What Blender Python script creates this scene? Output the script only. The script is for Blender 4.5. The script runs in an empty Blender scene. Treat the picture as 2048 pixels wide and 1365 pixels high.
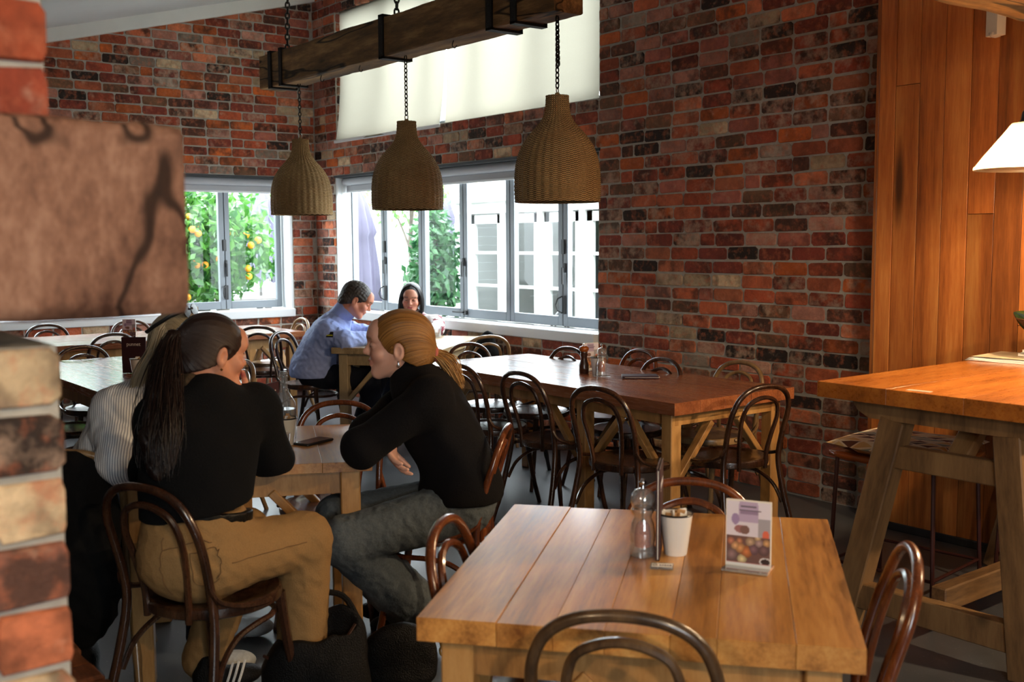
import bpy, bmesh, math, random
import numpy as np
from mathutils import Vector, Matrix, Quaternion
R_ = random.Random(7)
SC = bpy.context.scene
COL = SC.collection
PI = math.pi
rad = math.radians

# ------------------------------------------------------------------ camera
CAM = np.array([9.8226, -5.1278, 1.4999])
cr = Vector((0.61382, 0.78943, -0.00525)); cu = Vector((-0.06974, 0.06085, 0.99571)); cf = Vector((-0.78636, 0.61082, -0.09240))
cd = bpy.data.cameras.new('camera'); cam = bpy.data.objects.new('camera', cd); COL.objects.link(cam)
mw = Matrix(((cr.x, cu.x, -cf.x, CAM[0]), (cr.y, cu.y, -cf.y, CAM[1]), (cr.z, cu.z, -cf.z, CAM[2]), (0, 0, 0, 1)))
cam.matrix_world = mw
cd.sensor_width = 36.0; cd.lens = 2140.84/2048*36.0; cd.clip_start = .05
cd.dof.use_dof = True; cd.dof.focus_distance = 5.2; cd.dof.aperture_fstop = 4.8
SC.camera = cam
# ------------------------------------------------------------------ view, world, daylight
vs = SC.view_settings
vs.view_transform = 'Standard'; vs.look = 'None'; vs.gamma = 1.0; vs.exposure = 0.70; vs.use_curve_mapping = False
SC.cycles.use_denoising = True
SC.cycles.max_bounces = 8; SC.cycles.diffuse_bounces = 4; SC.cycles.glossy_bounces = 3; SC.cycles.adaptive_threshold = .02; SC.cycles.transmission_bounces = 8
SC.cycles.transparent_max_bounces = 12; SC.cycles.sample_clamp_indirect = 6.0
SC.cycles.caustics_reflective = False; SC.cycles.caustics_refractive = False
wd = bpy.data.worlds.new('overcast_sky'); SC.world = wd; wd.use_nodes = True
wd.node_tree.nodes['Background'].inputs['Color'].default_value = (0.86, 0.94, 1.0, 1)
wd.node_tree.nodes['Background'].inputs['Strength'].default_value = 10.5

def portal(name, center, sx, sy, rot):
    l = bpy.data.lights.new(name, 'AREA'); l.shape = 'RECTANGLE'; l.size = sx; l.size_y = sy
    o = bpy.data.objects.new(name, l); COL.objects.link(o); o.location = center; o.rotation_euler = rot
    l.cycles.is_portal = True
    return o
portal('daylight_portal', (2.3, .45, 1.5), 4.4, 1.7, (-PI/2, 0, 0))
portal('daylight_portal', (2.3, .55, 3.2), 4.4, 1.7, (-PI/2, 0, 0))
portal('daylight_portal', (-.45, -1.85, 1.5), 1.7, 3.6, (0, -PI/2, 0))
portal('daylight_portal', (13.2, -5.9, 1.65), 1.4, 2.1, (0, PI/2, 0))

# ------------------------------------------------------------------ materials
MATS = {}
def lin(r, g, b):
    f = lambda c: (c/255/12.92) if c/255 <= .04045 else ((c/255+.055)/1.055)**2.4
    return (f(r), f(g), f(b), 1.0)
def nmat(name):
    m = bpy.data.materials.new(name); m.use_nodes = True
    nt = m.node_tree; b = nt.nodes['Principled BSDF']
    MATS[name] = m
    return m, nt, b
def N(nt, t, **kw):
    n = nt.nodes.new(t)
    for k, v in kw.items(): setattr(n, k, v)
    return n
def L(nt, a, b): nt.links.new(a, b)
def ramp(nt, fac, stops):
    r = N(nt, 'ShaderNodeValToRGB')
    e = r.color_ramp.elements
    while len(e) < len(stops): e.new(.5)
    for i, (p, c) in enumerate(stops): e[i].position = p; e[i].color = c
    L(nt, fac, r.inputs[0]); return r.outputs[0]
def noise(nt, vec, scale, detail=4, rough=.55, w=None):
    n = N(nt, 'ShaderNodeTexNoise'); n.inputs['Scale'].default_value = scale; n.inputs['Detail'].default_value = detail; n.inputs['Roughness'].default_value = rough
    L(nt, vec, n.inputs['Vector']); return n.outputs['Fac']
def math_(nt, op, a, b=None, clamp=False):
    n = N(nt, 'ShaderNodeMath', operation=op); n.use_clamp = clamp
    for i, v in enumerate((a, b)):
        if v is None: continue
        if isinstance(v, (int, float)): n.inputs[i].default_value = v
        else: L(nt, v, n.inputs[i])
    return n.outputs[0]
def mix(nt, fac, a, b, mode='MIX'):
    n = N(nt, 'ShaderNodeMix', data_type='RGBA', blend_type=mode)
    for i, v in ((0, fac), (6, a), (7, b)):
        if isinstance(v, (int, float)): n.inputs[i].default_value = v
        elif isinstance(v, tuple): n.inputs[i].default_value = v
        else: L(nt, v, n.inputs[i])
    return n.outputs[2]
def bump(nt, b, h, strength=.3, dist=.01):
    n = N(nt, 'ShaderNodeBump'); n.inputs['Strength'].default_value = strength; n.inputs['Distance'].default_value = dist
    L(nt, h, n.inputs['Height']); L(nt, n.outputs[0], b.inputs['Normal'])
def plain(name, col, rough=.5, metal=0.0, spec=.5, coat=0.0, nz=None, bmp=0, sheen=0):
    m, nt, b = nmat(name)
    b.inputs['Base Color'].default_value = col; b.inputs['Roughness'].default_value = rough; b.inputs['Metallic'].default_value = metal
    b.inputs['Specular IOR Level'].default_value = spec; b.inputs['Coat Weight'].default_value = coat; b.inputs['Sheen Weight'].default_value = sheen
    if nz:
        tc = N(nt, 'ShaderNodeTexCoord').outputs['Object']
        f = noise(nt, tc, nz[0], 5)
        c2 = tuple(c*nz[1] for c in col[:3])+(1,)
        L(nt, ramp(nt, f, [(.3, col), (.75, c2)]), b.inputs['Base Color'])
        if bmp: bump(nt, b, f, bmp, .01)
    return m
def glass(name, tint=(1, 1, 1, 1), rough=0.0, edge=.55, lo=.03, milk=0.0):
    """thin clear sheet: sees through, with a soft mirror that grows towards grazing view"""
    m = bpy.data.materials.new(name); m.use_nodes = True; nt = m.node_tree; nt.nodes.clear(); MATS[name] = m
    o = N(nt, 'ShaderNodeOutputMaterial'); mx = N(nt, 'ShaderNodeMixShader'); t = N(nt, 'ShaderNodeBsdfTransparent'); g = N(nt, 'ShaderNodeBsdfGlossy')
    lw = N(nt, 'ShaderNodeLayerWeight'); lw.inputs[0].default_value = .5
    f = math_(nt, 'MULTIPLY_ADD', math_(nt, 'POWER', lw.outputs['Facing'], 2.4), edge); f.node.inputs[2].default_value = lo
    t.inputs[0].default_value = tint; g.inputs['Roughness'].default_value = rough
    L(nt, f, mx.inputs[0]); L(nt, t.outputs[0], mx.inputs[1]); L(nt, g.outputs[0], mx.inputs[2]); L(nt, mx.outputs[0], o.inputs[0])
    if milk:
        d = N(nt, 'ShaderNodeBsdfDiffuse'); d.inputs[0].default_value = (.85, .88, .9, 1); m2 = N(nt, 'ShaderNodeMixShader'); m2.inputs[0].default_value = milk
        L(nt, mx.outputs[0], m2.inputs[1]); L(nt, d.outputs[0], m2.inputs[2]); L(nt, m2.outputs[0], o.inputs[0])
    return m
def wood(name, c1, c2, c3, scale=(14, 14, 1.2), rough=.4, coat=0.0, var=.25, bmp=.12, knots=0.0, spec=.5, fine=9, crack=0.0):
    """timber: grain stretched along the axis with the small scale; every piece shifts its own grain and tone"""
    m, nt, b = nmat(name)
    tc = N(nt, 'ShaderNodeTexCoord').outputs['Object']
    oi = N(nt, 'ShaderNodeObjectInfo').outputs['Random']
    off = N(nt, 'ShaderNodeCombineXYZ')
    for i in range(3): L(nt, math_(nt, 'MULTIPLY', oi, 37.0+11*i), off.inputs[i])
    ad = N(nt, 'ShaderNodeVectorMath', operation='ADD'); L(nt, tc, ad.inputs[0]); L(nt, off.outputs[0], ad.inputs[1])
    mp = N(nt, 'ShaderNodeMapping'); mp.inputs['Scale'].default_value = scale; L(nt, ad.outputs[0], mp.inputs[0])
    f1 = noise(nt, mp.outputs[0], 1.0, 6, .6)
    f2 = noise(nt, mp.outputs[0], float(fine), 5, .7)
    f = math_(nt, 'ADD', math_(nt, 'MULTIPLY', f1, .68), math_(nt, 'MULTIPLY', f2, .32))
    c = ramp(nt, f, [(.32, c1), (.5, c2), (.7, c3)])
    v = math_(nt, 'ADD', math_(nt, 'MULTIPLY', oi, 2*var), 1-var)
    hs = N(nt, 'ShaderNodeHueSaturation'); L(nt, v, hs.inputs['Value']); L(nt, c, hs.inputs['Color'])
    out = hs.outputs[0]
    if crack:
        mp3 = N(nt, 'ShaderNodeMapping'); mp3.inputs['Scale'].default_value = tuple(x*crack for x in scale); L(nt, ad.outputs[0], mp3.inputs[0])
        n3 = noise(nt, mp3.outputs[0], 1.0, 3, .6); k3 = math_(nt, 'ABSOLUTE', math_(nt, 'SUBTRACT', n3, .5))
        out = mix(nt, ramp(nt, k3, [(.004, (.9, .9, .9, 1)), (.016, (0, 0, 0, 1))]), out, tuple(x*.2 for x in c1[:3])+(1,))
    if knots:
        vr = N(nt, 'ShaderNodeTexVoronoi'); vr.inputs['Scale'].default_value = knots
        mp2 = N(nt, 'ShaderNodeMapping'); mp2.inputs['Scale'].default_value = tuple(min(1.0, s/max(scale)*2.2) for s in scale); L(nt, ad.outputs[0], mp2.inputs[0]); L(nt, mp2.outputs[0], vr.inputs['Vector'])
        k = ramp(nt, vr.outputs['Distance'], [(.05, (.9, .9, .9, 1)), (.10, (0, 0, 0, 1))])
        out = mix(nt, k, out, tuple(x*.25 for x in c1[:3])+(1,))
    L(nt, out, b.inputs['Base Color'])
    b.inputs['Roughness'].default_value = rough; b.inputs['Coat Weight'].default_value = coat; b.inputs['Coat Roughness'].default_value = .15; b.inputs['Specular IOR Level'].default_value = spec
    rr = N(nt, 'ShaderNodeMapRange'); rr.inputs['To Min'].default_value = rough*.75; rr.inputs['To Max'].default_value = min(1, rough*1.3); L(nt, f2, rr.inputs[0]); L(nt, rr.outputs[0], b.inputs['Roughness'])
    bump(nt, b, f, bmp, .004)
    return m

def brick_mat(name, attr):
    m, nt, b = nmat(name)
    geo = N(nt, 'ShaderNodeNewGeometry').outputs['Position']
    if attr:
        a = N(nt, 'ShaderNodeAttribute'); a.attribute_name = 'Col'; col, seed = a.outputs['Color'], a.outputs['Alpha']
    else:
        oi = N(nt, 'ShaderNodeObjectInfo'); col, seed = oi.outputs['Color'], oi.outputs['Alpha']
    off = N(nt, 'ShaderNodeCombineXYZ')
    for i in range(3): L(nt, math_(nt, 'MULTIPLY', seed, 53.0+17*i), off.inputs[i])
    ad = N(nt, 'ShaderNodeVectorMath', operation='ADD'); L(nt, geo, ad.inputs[0]); L(nt, off.outputs[0], ad.inputs[1])
    v = ad.outputs[0]
    n1 = noise(nt, v, 9, 3); n2 = noise(nt, v, 42, 6, .65); n3 = noise(nt, v, 16, 5, .6)
    # kiln mottling: darker and lighter cloudy areas of the fired clay
    kd = math_(nt, 'MULTIPLY_ADD', math_(nt, 'FRACT', math_(nt, 'MULTIPLY', seed, 3.7)), .9); kd.node.inputs[2].default_value = .25
    c = mix(nt, math_(nt, 'MULTIPLY', ramp(nt, n1, [(.42, (0, 0, 0, 1)), (.60, (.85, .85, .85, 1))]), kd), col, lin(58, 40, 33))
    c = mix(nt, ramp(nt, noise(nt, v, 23, 5, .6), [(.50, (0, 0, 0, 1)), (.68, (.55, .55, .55, 1))]), c, lin(204, 118, 84))
    c = mix(nt, ramp(nt, n2, [(.35, (.4, .4, .4, 1)), (.6, (0, 0, 0, 1))]), c, mix(nt, .5, c, lin(40, 26, 22)))
    # remains of lime wash and mortar, on some bricks only
    amt = math_(nt, 'MULTIPLY', math_(nt, 'SUBTRACT', math_(nt, 'FRACT', math_(nt, 'MULTIPLY', seed, 7.31)), .56, True), 0.56)
    w = math_(nt, 'SUBTRACT', math_(nt, 'ADD', n3, amt), .60)
    w = math_(nt, 'MULTIPLY', w, 4.5, True)
    w = math_(nt, 'MULTIPLY', w, math_(nt, 'MULTIPLY', n2, 1.25, True))
    c = mix(nt, w, c, lin(196, 164, 142))
    L(nt, c, b.inputs['Base Color']); b.inputs['Roughness'].default_value = .82; b.inputs['Specular IOR Level'].default_value = .3
    bump(nt, b, n2, .8, .014)
    return m
brick_mat('brick', False); brick_mat('brick_far', True)
PAL = [(186, 88, 56)]*6+[(164, 74, 52)]*6+[(200, 106, 70)]*5+[(140, 64, 50)]*5+[(212, 124, 86)]*4+[(190, 132, 114)]*5+[(106, 66, 52)]*4+[(52, 42, 38)]*4+[(128, 92, 68)]*4+[(218, 192, 156)]*3+[(170, 152, 136)]*2+[(208, 106, 50)]*3+[(176, 104, 88)]*4
def brick_col(rng):
    c = rng.choice(PAL); k = rng.uniform(.82, 1.12)
    l = lin(*[min(255, x*k) for x in c])
    return (l[0], l[1], l[2], rng.random())

def mk_mats():
    plain('mortar', lin(178, 173, 163), .95, nz=(30, .72), bmp=.4)
    plain('plaster', lin(232, 232, 228), .8, nz=(6, .94))
    plain('ceiling_paint', lin(205, 208, 208), .8, nz=(3, .95))
    plain('dark_wall', lin(112, 96, 82), .8, nz=(3, .8))
    plain('sill_paint', lin(226, 230, 232), .4)
    plain('aluminium', lin(118, 124, 130), .42, .25)
    plain('black_plastic', lin(18, 18, 20), .4)
    plain('lintel', lin(34, 36, 40), .6)
    plain('blind_box', lin(170, 172, 176), .6)
    # polished concrete floor
    m, nt, b = nmat('concrete')
    tc = N(nt, 'ShaderNodeTexCoord').outputs['Object']
    f = noise(nt, tc, 2.2, 6); g = noise(nt, tc, 90, 3)
    c = ramp(nt, f, [(.3, lin(58, 60, 64)), (.7, lin(88, 90, 94))])
    c = mix(nt, ramp(nt, g, [(.66, (0, 0, 0, 1)), (.72, (.6, .6, .6, 1))]), c, lin(150, 146, 138))
    L(nt, c, b.inputs['Base Color']); b.inputs['Roughness'].default_value = .33
    rr = N(nt, 'ShaderNodeMapRange'); rr.inputs['To Min'].default_value = .22; rr.inputs['To Max'].default_value = .5; L(nt, f, rr.inputs[0]); L(nt, rr.outputs[0], b.inputs['Roughness'])
    # timber
    wood('wall_board', lin(104, 52, 18), lin(160, 92, 40), lin(192, 130, 66), (11, 11, .7), .45, .1, .34, .1, knots=2.6)
    wood('table_wood', lin(116, 70, 32), lin(188, 130, 66), lin(220, 170, 98), (1.0, 11, 11), .34, .25, .16, .08, knots=3.0)
    wood('table_wood_red', lin(96, 52, 32), lin(150, 88, 54), lin(178, 114, 72), (1.0, 11, 11), .26, .4, .10, .06)
    wood('table_frame', lin(120, 82, 44), lin(172, 126, 72), lin(200, 156, 98), (7, 7, 1.6), .45, .1, .12, .1)
    wood('table_grey', lin(104, 84, 58), lin(156, 134, 100), lin(188, 168, 134), (1.0, 11, 11), .3, .3, .1, .08)
    wood('frame_grey', lin(104, 86, 62), lin(150, 130, 98), lin(178, 158, 124), (7, 7, 1.6), .5, .1, .12, .1)
    wood('bar_wood', lin(110, 58, 20), lin(172, 98, 36), lin(204, 128, 54), (1.2, 10, 10), .28, .45, .1, .08, knots=2.0)
    wood('bar_frame', lin(74, 52, 32), lin(124, 92, 58), lin(150, 116, 76), (8, 8, 1.2), .55, 0, .12, .2, knots=2.4)
    wood('beam_wood', lin(44, 30, 18), lin(116, 84, 50), lin(176, 136, 86), (1.3, 9, 9), .85, 0, .1, .8, knots=4.0, spec=.25, fine=6, crack=.35)
    wood('mantel_wood', lin(72, 46, 36), lin(130, 94, 76), lin(166, 130, 110), (9, 9, 4.6), .8, 0, .05, .8, knots=3.0, spec=.25, fine=8, crack=.42)
    wood('chair_dark', lin(28, 15, 9), lin(52, 29, 17), lin(84, 52, 32), (22, 22, 4), .28, .5, .25, .05)
    wood('chair_red', lin(58, 26, 10), lin(98, 48, 20), lin(134, 74, 34), (22, 22, 4), .25, .6, .2, .05)
    wood('chair_worn', lin(40, 27, 17), lin(80, 58, 38), lin(112, 86, 58), (22, 22, 4), .3, .5, .2, .05)
    wood('chair_pale', lin(92, 68, 42), lin(136, 106, 70), lin(160, 130, 92), (22, 22, 4), .32, .4, .2, .05)
    wood('ledge_wood', lin(44, 24, 14), lin(92, 52, 30), lin(128, 78, 46), (3, 16, 10), .85, 0, .2, .9, spec=.2)
    wood('chair_black', lin(16,14,14), lin(26,22,20), lin(40,34,30), (22,22,4), .35, .3, .1, .05)
    plain('iron', lin(30, 22, 18), .7, .6, nz=(60, .5), bmp=.4)
    plain('chain_iron', lin(40, 34, 28), .5, .8)
    plain('steel', lin(200, 200, 204), .18, 1.0)
    plain('brass', lin(190, 150, 80), .3, 1.0)
    glass('pane_glass', (.96, .985, .98, 1), 0, .10, .015); glass('clear_glass', (.97, .98, .98, 1), .02, 1.0, .07, .10)
    glass('acrylic', (.97, .975, .98, 1), .06, 1.0, .20, .10)
    m, nt, b = nmat('acrylic_solid'); b.inputs['Transmission Weight'].default_value = 1; b.inputs['Roughness'].default_value = .03; b.inputs['IOR'].default_value = 1.38; b.inputs['Base Color'].default_value = (.97, .98, .98, 1)
    plain('white_enamel', lin(226, 224, 220), .25, 0, .5, .3)
    plain('cream_enamel', lin(214, 198, 172), .3, 0, .5, .3)
    plain('dark_rim', lin(26, 22, 20), .3)
    plain('menu_maroon', lin(54, 20, 30), .55, nz=(40, .8))
    plain('paper_white', lin(232, 228, 220), .8)
    plain('menu_print', lin(236, 226, 218), .7)
    plain('phone_black', lin(14, 15, 18), .12, 0, .6)
    plain('pepper_wood', lin(62, 34, 22), .3, 0, .5, .4)
    plain('pepper_cap', lin(150, 78, 30), .25, 0, .5, .5)
    # wicker
    m, nt, b = nmat('wicker')
    tc = N(nt, 'ShaderNodeTexCoord').outputs['Object']
    f = noise(nt, tc, 220, 3); g = noise(nt, tc, 7, 3)
    c = ramp(nt, f, [(.3, lin(156, 120, 74)), (.55, lin(204, 166, 112)), (.75, lin(228, 194, 138))])
    c = mix(nt, ramp(nt, g, [(.35, (.3, .3, .3, 1)), (.65, (0, 0, 0, 1))]), c, lin(104, 74, 42))
    sx = N(nt, 'ShaderNodeSeparateXYZ'); L(nt, tc, sx.inputs[0])
    an = math_(nt, 'MULTIPLY', math_(nt, 'ARCTAN2', sx.outputs[1], sx.outputs[0]), 64/(2*PI)); st = math_(nt, 'MULTIPLY', math_(nt, 'MODULO', math_(nt, 'FLOOR', an), 2.0), PI)
    wv = math_(nt, 'SINE', math_(nt, 'ADD', math_(nt, 'MULTIPLY', sx.outputs[2], 2*PI/.0105), st))
    c = mix(nt, ramp(nt, wv, [(.0, (.75, .75, .75, 1)), (.35, (0, 0, 0, 1))]), c, lin(70, 48, 26))
    L(nt, c, b.inputs['Base Color']); b.inputs['Roughness'].default_value = .7; b.inputs['Specular IOR Level'].default_value = .25; bump(nt, b, wv, .5, .004)
    # roller blind cloth lets daylight through
    m = bpy.data.materials.new('blind_cloth'); m.use_nodes = True; MATS['blind_cloth'] = m; nt = m.node_tree; nt.nodes.clear()
    o = N(nt, 'ShaderNodeOutputMaterial'); mx = N(nt, 'ShaderNodeMixShader'); t = N(nt, 'ShaderNodeBsdfTranslucent'); d = N(nt, 'ShaderNodeBsdfDiffuse')
    tc = N(nt, 'ShaderNodeTexCoord').outputs['Object']; f = noise(nt, tc, 300, 2)
    c = ramp(nt, f, [(.3, (.185, .169, .130, 1)), (.7, (.215, .197, .155, 1))])
    L(nt, c, t.inputs[0]); d.inputs[0].default_value = lin(220, 212, 192); mx.inputs[0].default_value = .25
    L(nt, t.outputs[0], mx.inputs[1]); L(nt, d.outputs[0], mx.inputs[2]); L(nt, mx.outputs[0], o.inputs[0])
mk_mats()
# ------------------------------------------------------------------ mesh helpers
class MB:
    def __init__(s): s.v = []; s.f = []
    def add(s, v, f):
        o = len(s.v); s.v += [tuple(p) for p in v]; s.f += [tuple(i+o for i in q) for q in f]; return s
    def box(s, c, d, rot=None, ch=0.0):
        """box centred at c with size d; ch chamfers all edges"""
        hx, hy, hz = d[0]/2, d[1]/2, d[2]/2
        c = Vector(c)
        if ch <= 0:
            v = [Vector((x, y, z)) for x in (-hx, hx) for y in (-hy, hy) for z in (-hz, hz)]
            f = [(0, 1, 3, 2), (4, 6, 7, 5), (0, 4, 5, 1), (2, 3, 7, 6), (0, 2, 6, 4), (1, 5, 7, 3)]
        else:
            v = []; idx = {}
            for x in (-1, 1):
                for y in (-1, 1):
                    for z in (-1, 1):
                        for a in range(3):
                            p = [x*(hx-ch), y*(hy-ch), z*(hz-ch)]; p[a] = (x*hx, y*hy, z*hz)[a]
                            idx[(x, y, z, a)] = len(v); v.append(Vector(p))
            f = []
            for a in range(3):
                b, g = (a+1) % 3, (a+2) % 3
                for sg in (-1, 1):
                    q = []
                    for (i, j) in ((-1, -1), (1, -1), (1, 1), (-1, 1)):
                        k = [0, 0, 0]; k[a] = sg; k[b] = i; k[g] = j; q.append(idx[(*k, a)])
                    f.append(tuple(q if sg > 0 else q[::-1]))
                for i in (-1, 1):
                    for j in (-1, 1):
                        k1 = [0, 0, 0]; k2 = [0, 0, 0]
                        k1[a] = -1; k2[a] = 1
                        for k in (k1, k2): k[b] = i; k[g] = j
                        q = (idx[(*k1, b)], idx[(*k2, b)], idx[(*k2, g)], idx[(*k1, g)])
                        f.append(q if i*j > 0 else q[::-1])
            for x in (-1, 1):
                for y in (-1, 1):
                    for z in (-1, 1):
                        q = (idx[(x, y, z, 0)], idx[(x, y, z, 1)], idx[(x, y, z, 2)])
                        f.append(q if x*y*z > 0 else q[::-1])
        if rot is not None: v = [rot @ p for p in v]
        return s.add([p+c for p in v], f)
    def tube(s, path, r, n=8, closed=False, cap=True, flat=None):
        P = [Vector(p) for p in path]; m = len(P)
        rr = r if hasattr(r, '__len__') else [r]*m
        T = []
        for i in range(m):
            a = P[(i-1) % m] if (closed or i > 0) else P[i]; b = P[(i+1) % m] if (closed or i < m-1) else P[i]
            T.append((b-a).normalized())
        up = Vector((0, 0, 1)) if abs(T[0].z) < .9 else Vector((1, 0, 0))
        x = T[0].cross(up).normalized(); V = []; 
        for i in range(m):
            x = (x-T[i]*x.dot(T[i])).normalized(); y = T[i].cross(x)
            for k in range(n):
                a = 2*PI*k/n; V.append(P[i]+(x*math.cos(a)+y*math.sin(a)*(flat or 1))*rr[i])
        F = []
        for i in range(m if closed else m-1):
            j = (i+1) % m
            for k in range(n): F.append((i*n+k, i*n+(k+1) % n, j*n+(k+1) % n, j*n+k))
        if cap and not closed: F.append(tuple(range(n))[::-1]); F.append(tuple((m-1)*n+k for k in range(n)))
        return s.add(V, F)
    def lathe(s, prof, n=24, c=(0, 0, 0), closed=False):
        V = []; m = len(prof)
        for (r, z) in prof:
            for k in range(n):
                a = 2*PI*k/n; V.append((c[0]+r*math.cos(a), c[1]+r*math.sin(a), c[2]+z))
        F = []
        for i in range(m if closed else m-1):
            j = (i+1) % m
            for k in range(n): F.append((i*n+k, i*n+(k+1) % n, j*n+(k+1) % n, j*n+k))
        if not closed:
            if prof[0][0] > 1e-5: F.append(tuple(range(n))[::-1])
            if prof[-1][0] > 1e-5: F.append(tuple((m-1)*n+k for k in range(n)))
        return s.add(V, F)
    def prism(s, poly, a, b, axis):
        """poly of 2D points extruded from a to b along axis (0,1,2)"""
        n = len(poly); V = []
        for t in (a, b):
            for (p, q) in poly:
                V.append(((t, p, q), (p, t, q), (p, q, t))[axis])
        F = [tuple(range(n))[::-1], tuple(range(n, 2*n))]+[(i, (i+1) % n, n+(i+1) % n, n+i) for i in range(n)]
        return s.add(V, F)
    def mesh(s, name, mat, smooth=False):
        me = bpy.data.meshes.new(name); me.from_pydata(s.v, [], s.f); me.update()
        bm = bmesh.new(); bm.from_mesh(me); bmesh.ops.recalc_face_normals(bm, faces=bm.faces); bm.to_mesh(me); bm.free()
        if mat: me.materials.append(MATS[mat])
        if smooth: smooth_angle(me)
        return me
def smooth_angle(me, ang=40):
    me.polygons.foreach_set('use_smooth', [True]*len(me.polygons))
    me.set_sharp_from_angle(angle=rad(ang))
def spline(pts, n=6, closed=False):
    P = [Vector(p) for p in pts]; m = len(P); out = []
    for i in range(m if closed else m-1):
        g = lambda k: P[k % m] if closed else P[max(0, min(m-1, k))]
        p0, p1, p2, p3 = g(i-1), g(i), g(i+1), g(i+2)
        for k in range(n):
            t = k/n
            out.append(.5*((2*p1)+(p2-p0)*t+(2*p0-5*p1+4*p2-p3)*t*t+(3*p1-p0-3*p2+p3)*t**3))
    if not closed: out.append(P[-1])
    return out
def link(name, me, parent=None, loc=None, rot=None, color=None, kind=None, label=None):
    o = bpy.data.objects.new(name, me); COL.objects.link(o)
    if parent is not None: o.parent = parent
    if loc is not None: o.location = loc
    if rot is not None: o.rotation_euler = rot
    if color is not None: o.color = color
    if kind: o['kind'] = kind
    if label: o['label'] = label
    return o
def part(name, mb, mat, parent, smooth=False, **kw):
    return link(name, mb.mesh(name, mat, smooth), parent, **kw)
def thing(name, label, cat, loc=(0, 0, 0), rz=0, group=None):
    o = bpy.data.objects.new(name, None); COL.objects.link(o); o.empty_display_size = .05
    o.location = loc; o.rotation_euler = (0, 0, rz); o['label'] = label; o['category'] = cat
    if group: o['group'] = group
    return o
def tag(o, label, cat, group=None):
    o['label'] = label; o['category'] = cat
    if group: o['group'] = group
    return o
def struct(name, mb, mat, label=None):
    o = part(name, mb, mat, None); o['kind'] = 'structure'
    if label: o['label'] = label
    return o
def sempty(name, label=None):
    o = bpy.data.objects.new(name, None); COL.objects.link(o); o['kind'] = 'structure'
    if label: o['label'] = label
    return o
def proj(p):
    v = np.array(p, float)-CAM; z = v @ np.array(cf)
    return 1024+2140.84*(v @ np.array(cr))/z, 682.5-2140.84*(v @ np.array(cu))/z, z
# ------------------------------------------------------------------ room shell
CO = .086
def wall_slab(name, mat, rects, axis, a, b, label):
    mb = MB()
    for (p0, p1, z0, z1) in rects:
        if axis == 1: mb.box(((p0+p1)/2, (a+b)/2, (z0+z1)/2), (p1-p0, b-a, z1-z0))
        else: mb.box(((a+b)/2, (p0+p1)/2, (z0+z1)/2), (b-a, p1-p0, z1-z0))
    return struct(name, mb, mat, label)
floor = struct('floor', MB().box((6.4, -4.6, -.05), (13.4, 10.0, .1)), 'concrete', 'polished dark grey concrete floor')
# raked ceiling rises towards the brick wall with the windows
SL = .262
def ceil_z(y): return 3.99+SL*y
mb = MB(); y0, y1 = -9.4, .3
mb.add([(-.3, y0, max(2.55, ceil_z(y0))), (13, y0, 2.55), (13, -5.5, 2.55), (-.3, -5.5, 2.55), (13, y1, ceil_z(y1)), (-.3, y1, ceil_z(y1))],
       [(0, 1, 2, 3), (3, 2, 4, 5)])
cme = mb.mesh('ceiling', 'ceiling_paint')
ceiling = link('ceiling', cme); ceiling['kind'] = 'structure'; ceiling['label'] = 'pale grey sloping ceiling'
md = ceiling.modifiers.new('t', 'SOLIDIFY'); md.thickness = .1; md.offset = 1
yy0, yy1 = -5.4, .0
tm = MB(); tm.add([(0.0, yy0, ceil_z(yy0)-.115), (.07, yy0, ceil_z(yy0)-.115), (.07, yy0, ceil_z(yy0)+.02), (0, yy0, ceil_z(yy0)+.02),
                   (0.0, yy1, ceil_z(yy1)-.115), (.07, yy1, ceil_z(yy1)-.115), (.07, yy1, ceil_z(yy1)+.02), (0, yy1, ceil_z(yy1)+.02)],
                  [(0, 1, 2, 3), (4, 7, 6, 5), (0, 4, 5, 1), (1, 5, 6, 2), (2, 6, 7, 3), (3, 7, 4, 0)])
struct('trim_1', tm, 'plaster', 'white cornice along the top of the left brick wall')

LW = (.41, 4.215, .774, 2.15)     # lower window opening in the back wall
UW = (.45, 4.22, 2.494, 3.72)     # clerestory opening
SW = (-3.5, -.263, .774, 2.15)    # opening in the left wall (Y range)
wall_back = wall_slab('wall_back', 'mortar', [(-.25, LW[0], 0, 2.3), (LW[1], 8.6, 0, 2.3), (LW[0], LW[1], 0, LW[2]), (LW[0], LW[1], LW[3], 2.3),
        (-.25, UW[0], 2.3, 4.2), (UW[1], 8.6, 2.3, 4.2), (UW[0], UW[1], 2.3, UW[2]), (UW[0], UW[1], UW[3], 4.2)], 1, .006, .25, 'back wall of reclaimed red brick')
wall_left = wall_slab('wall_left', 'mortar', [(-9.4, SW[0], 0, 4.2), (SW[1], .009, 0, 4.2), (SW[0], SW[1], 0, SW[2]), (SW[0], SW[1], SW[3], 4.2)], 0, -.25, -.006, 'left wall of reclaimed red brick')
wall_slab('wall_rear', 'dark_wall', [(-9.6, -6.9, 0, 4.4), (-4.9, .4, 0, 4.4), (-6.9, -4.9, 0, 1.0), (-6.9, -4.9, 2.3, 4.4)], 0, 13.0, 13.1, 'plain wall behind the viewer')
struct('wall_front', MB().box((6.4, -9.45, 2), (13.4, .1, 4.4)), 'dark_wall')
struct('wall_right', MB().box((10.8, .05, 2.1), (4.6, .1, 4.3)), 'dark_wall')

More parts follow.
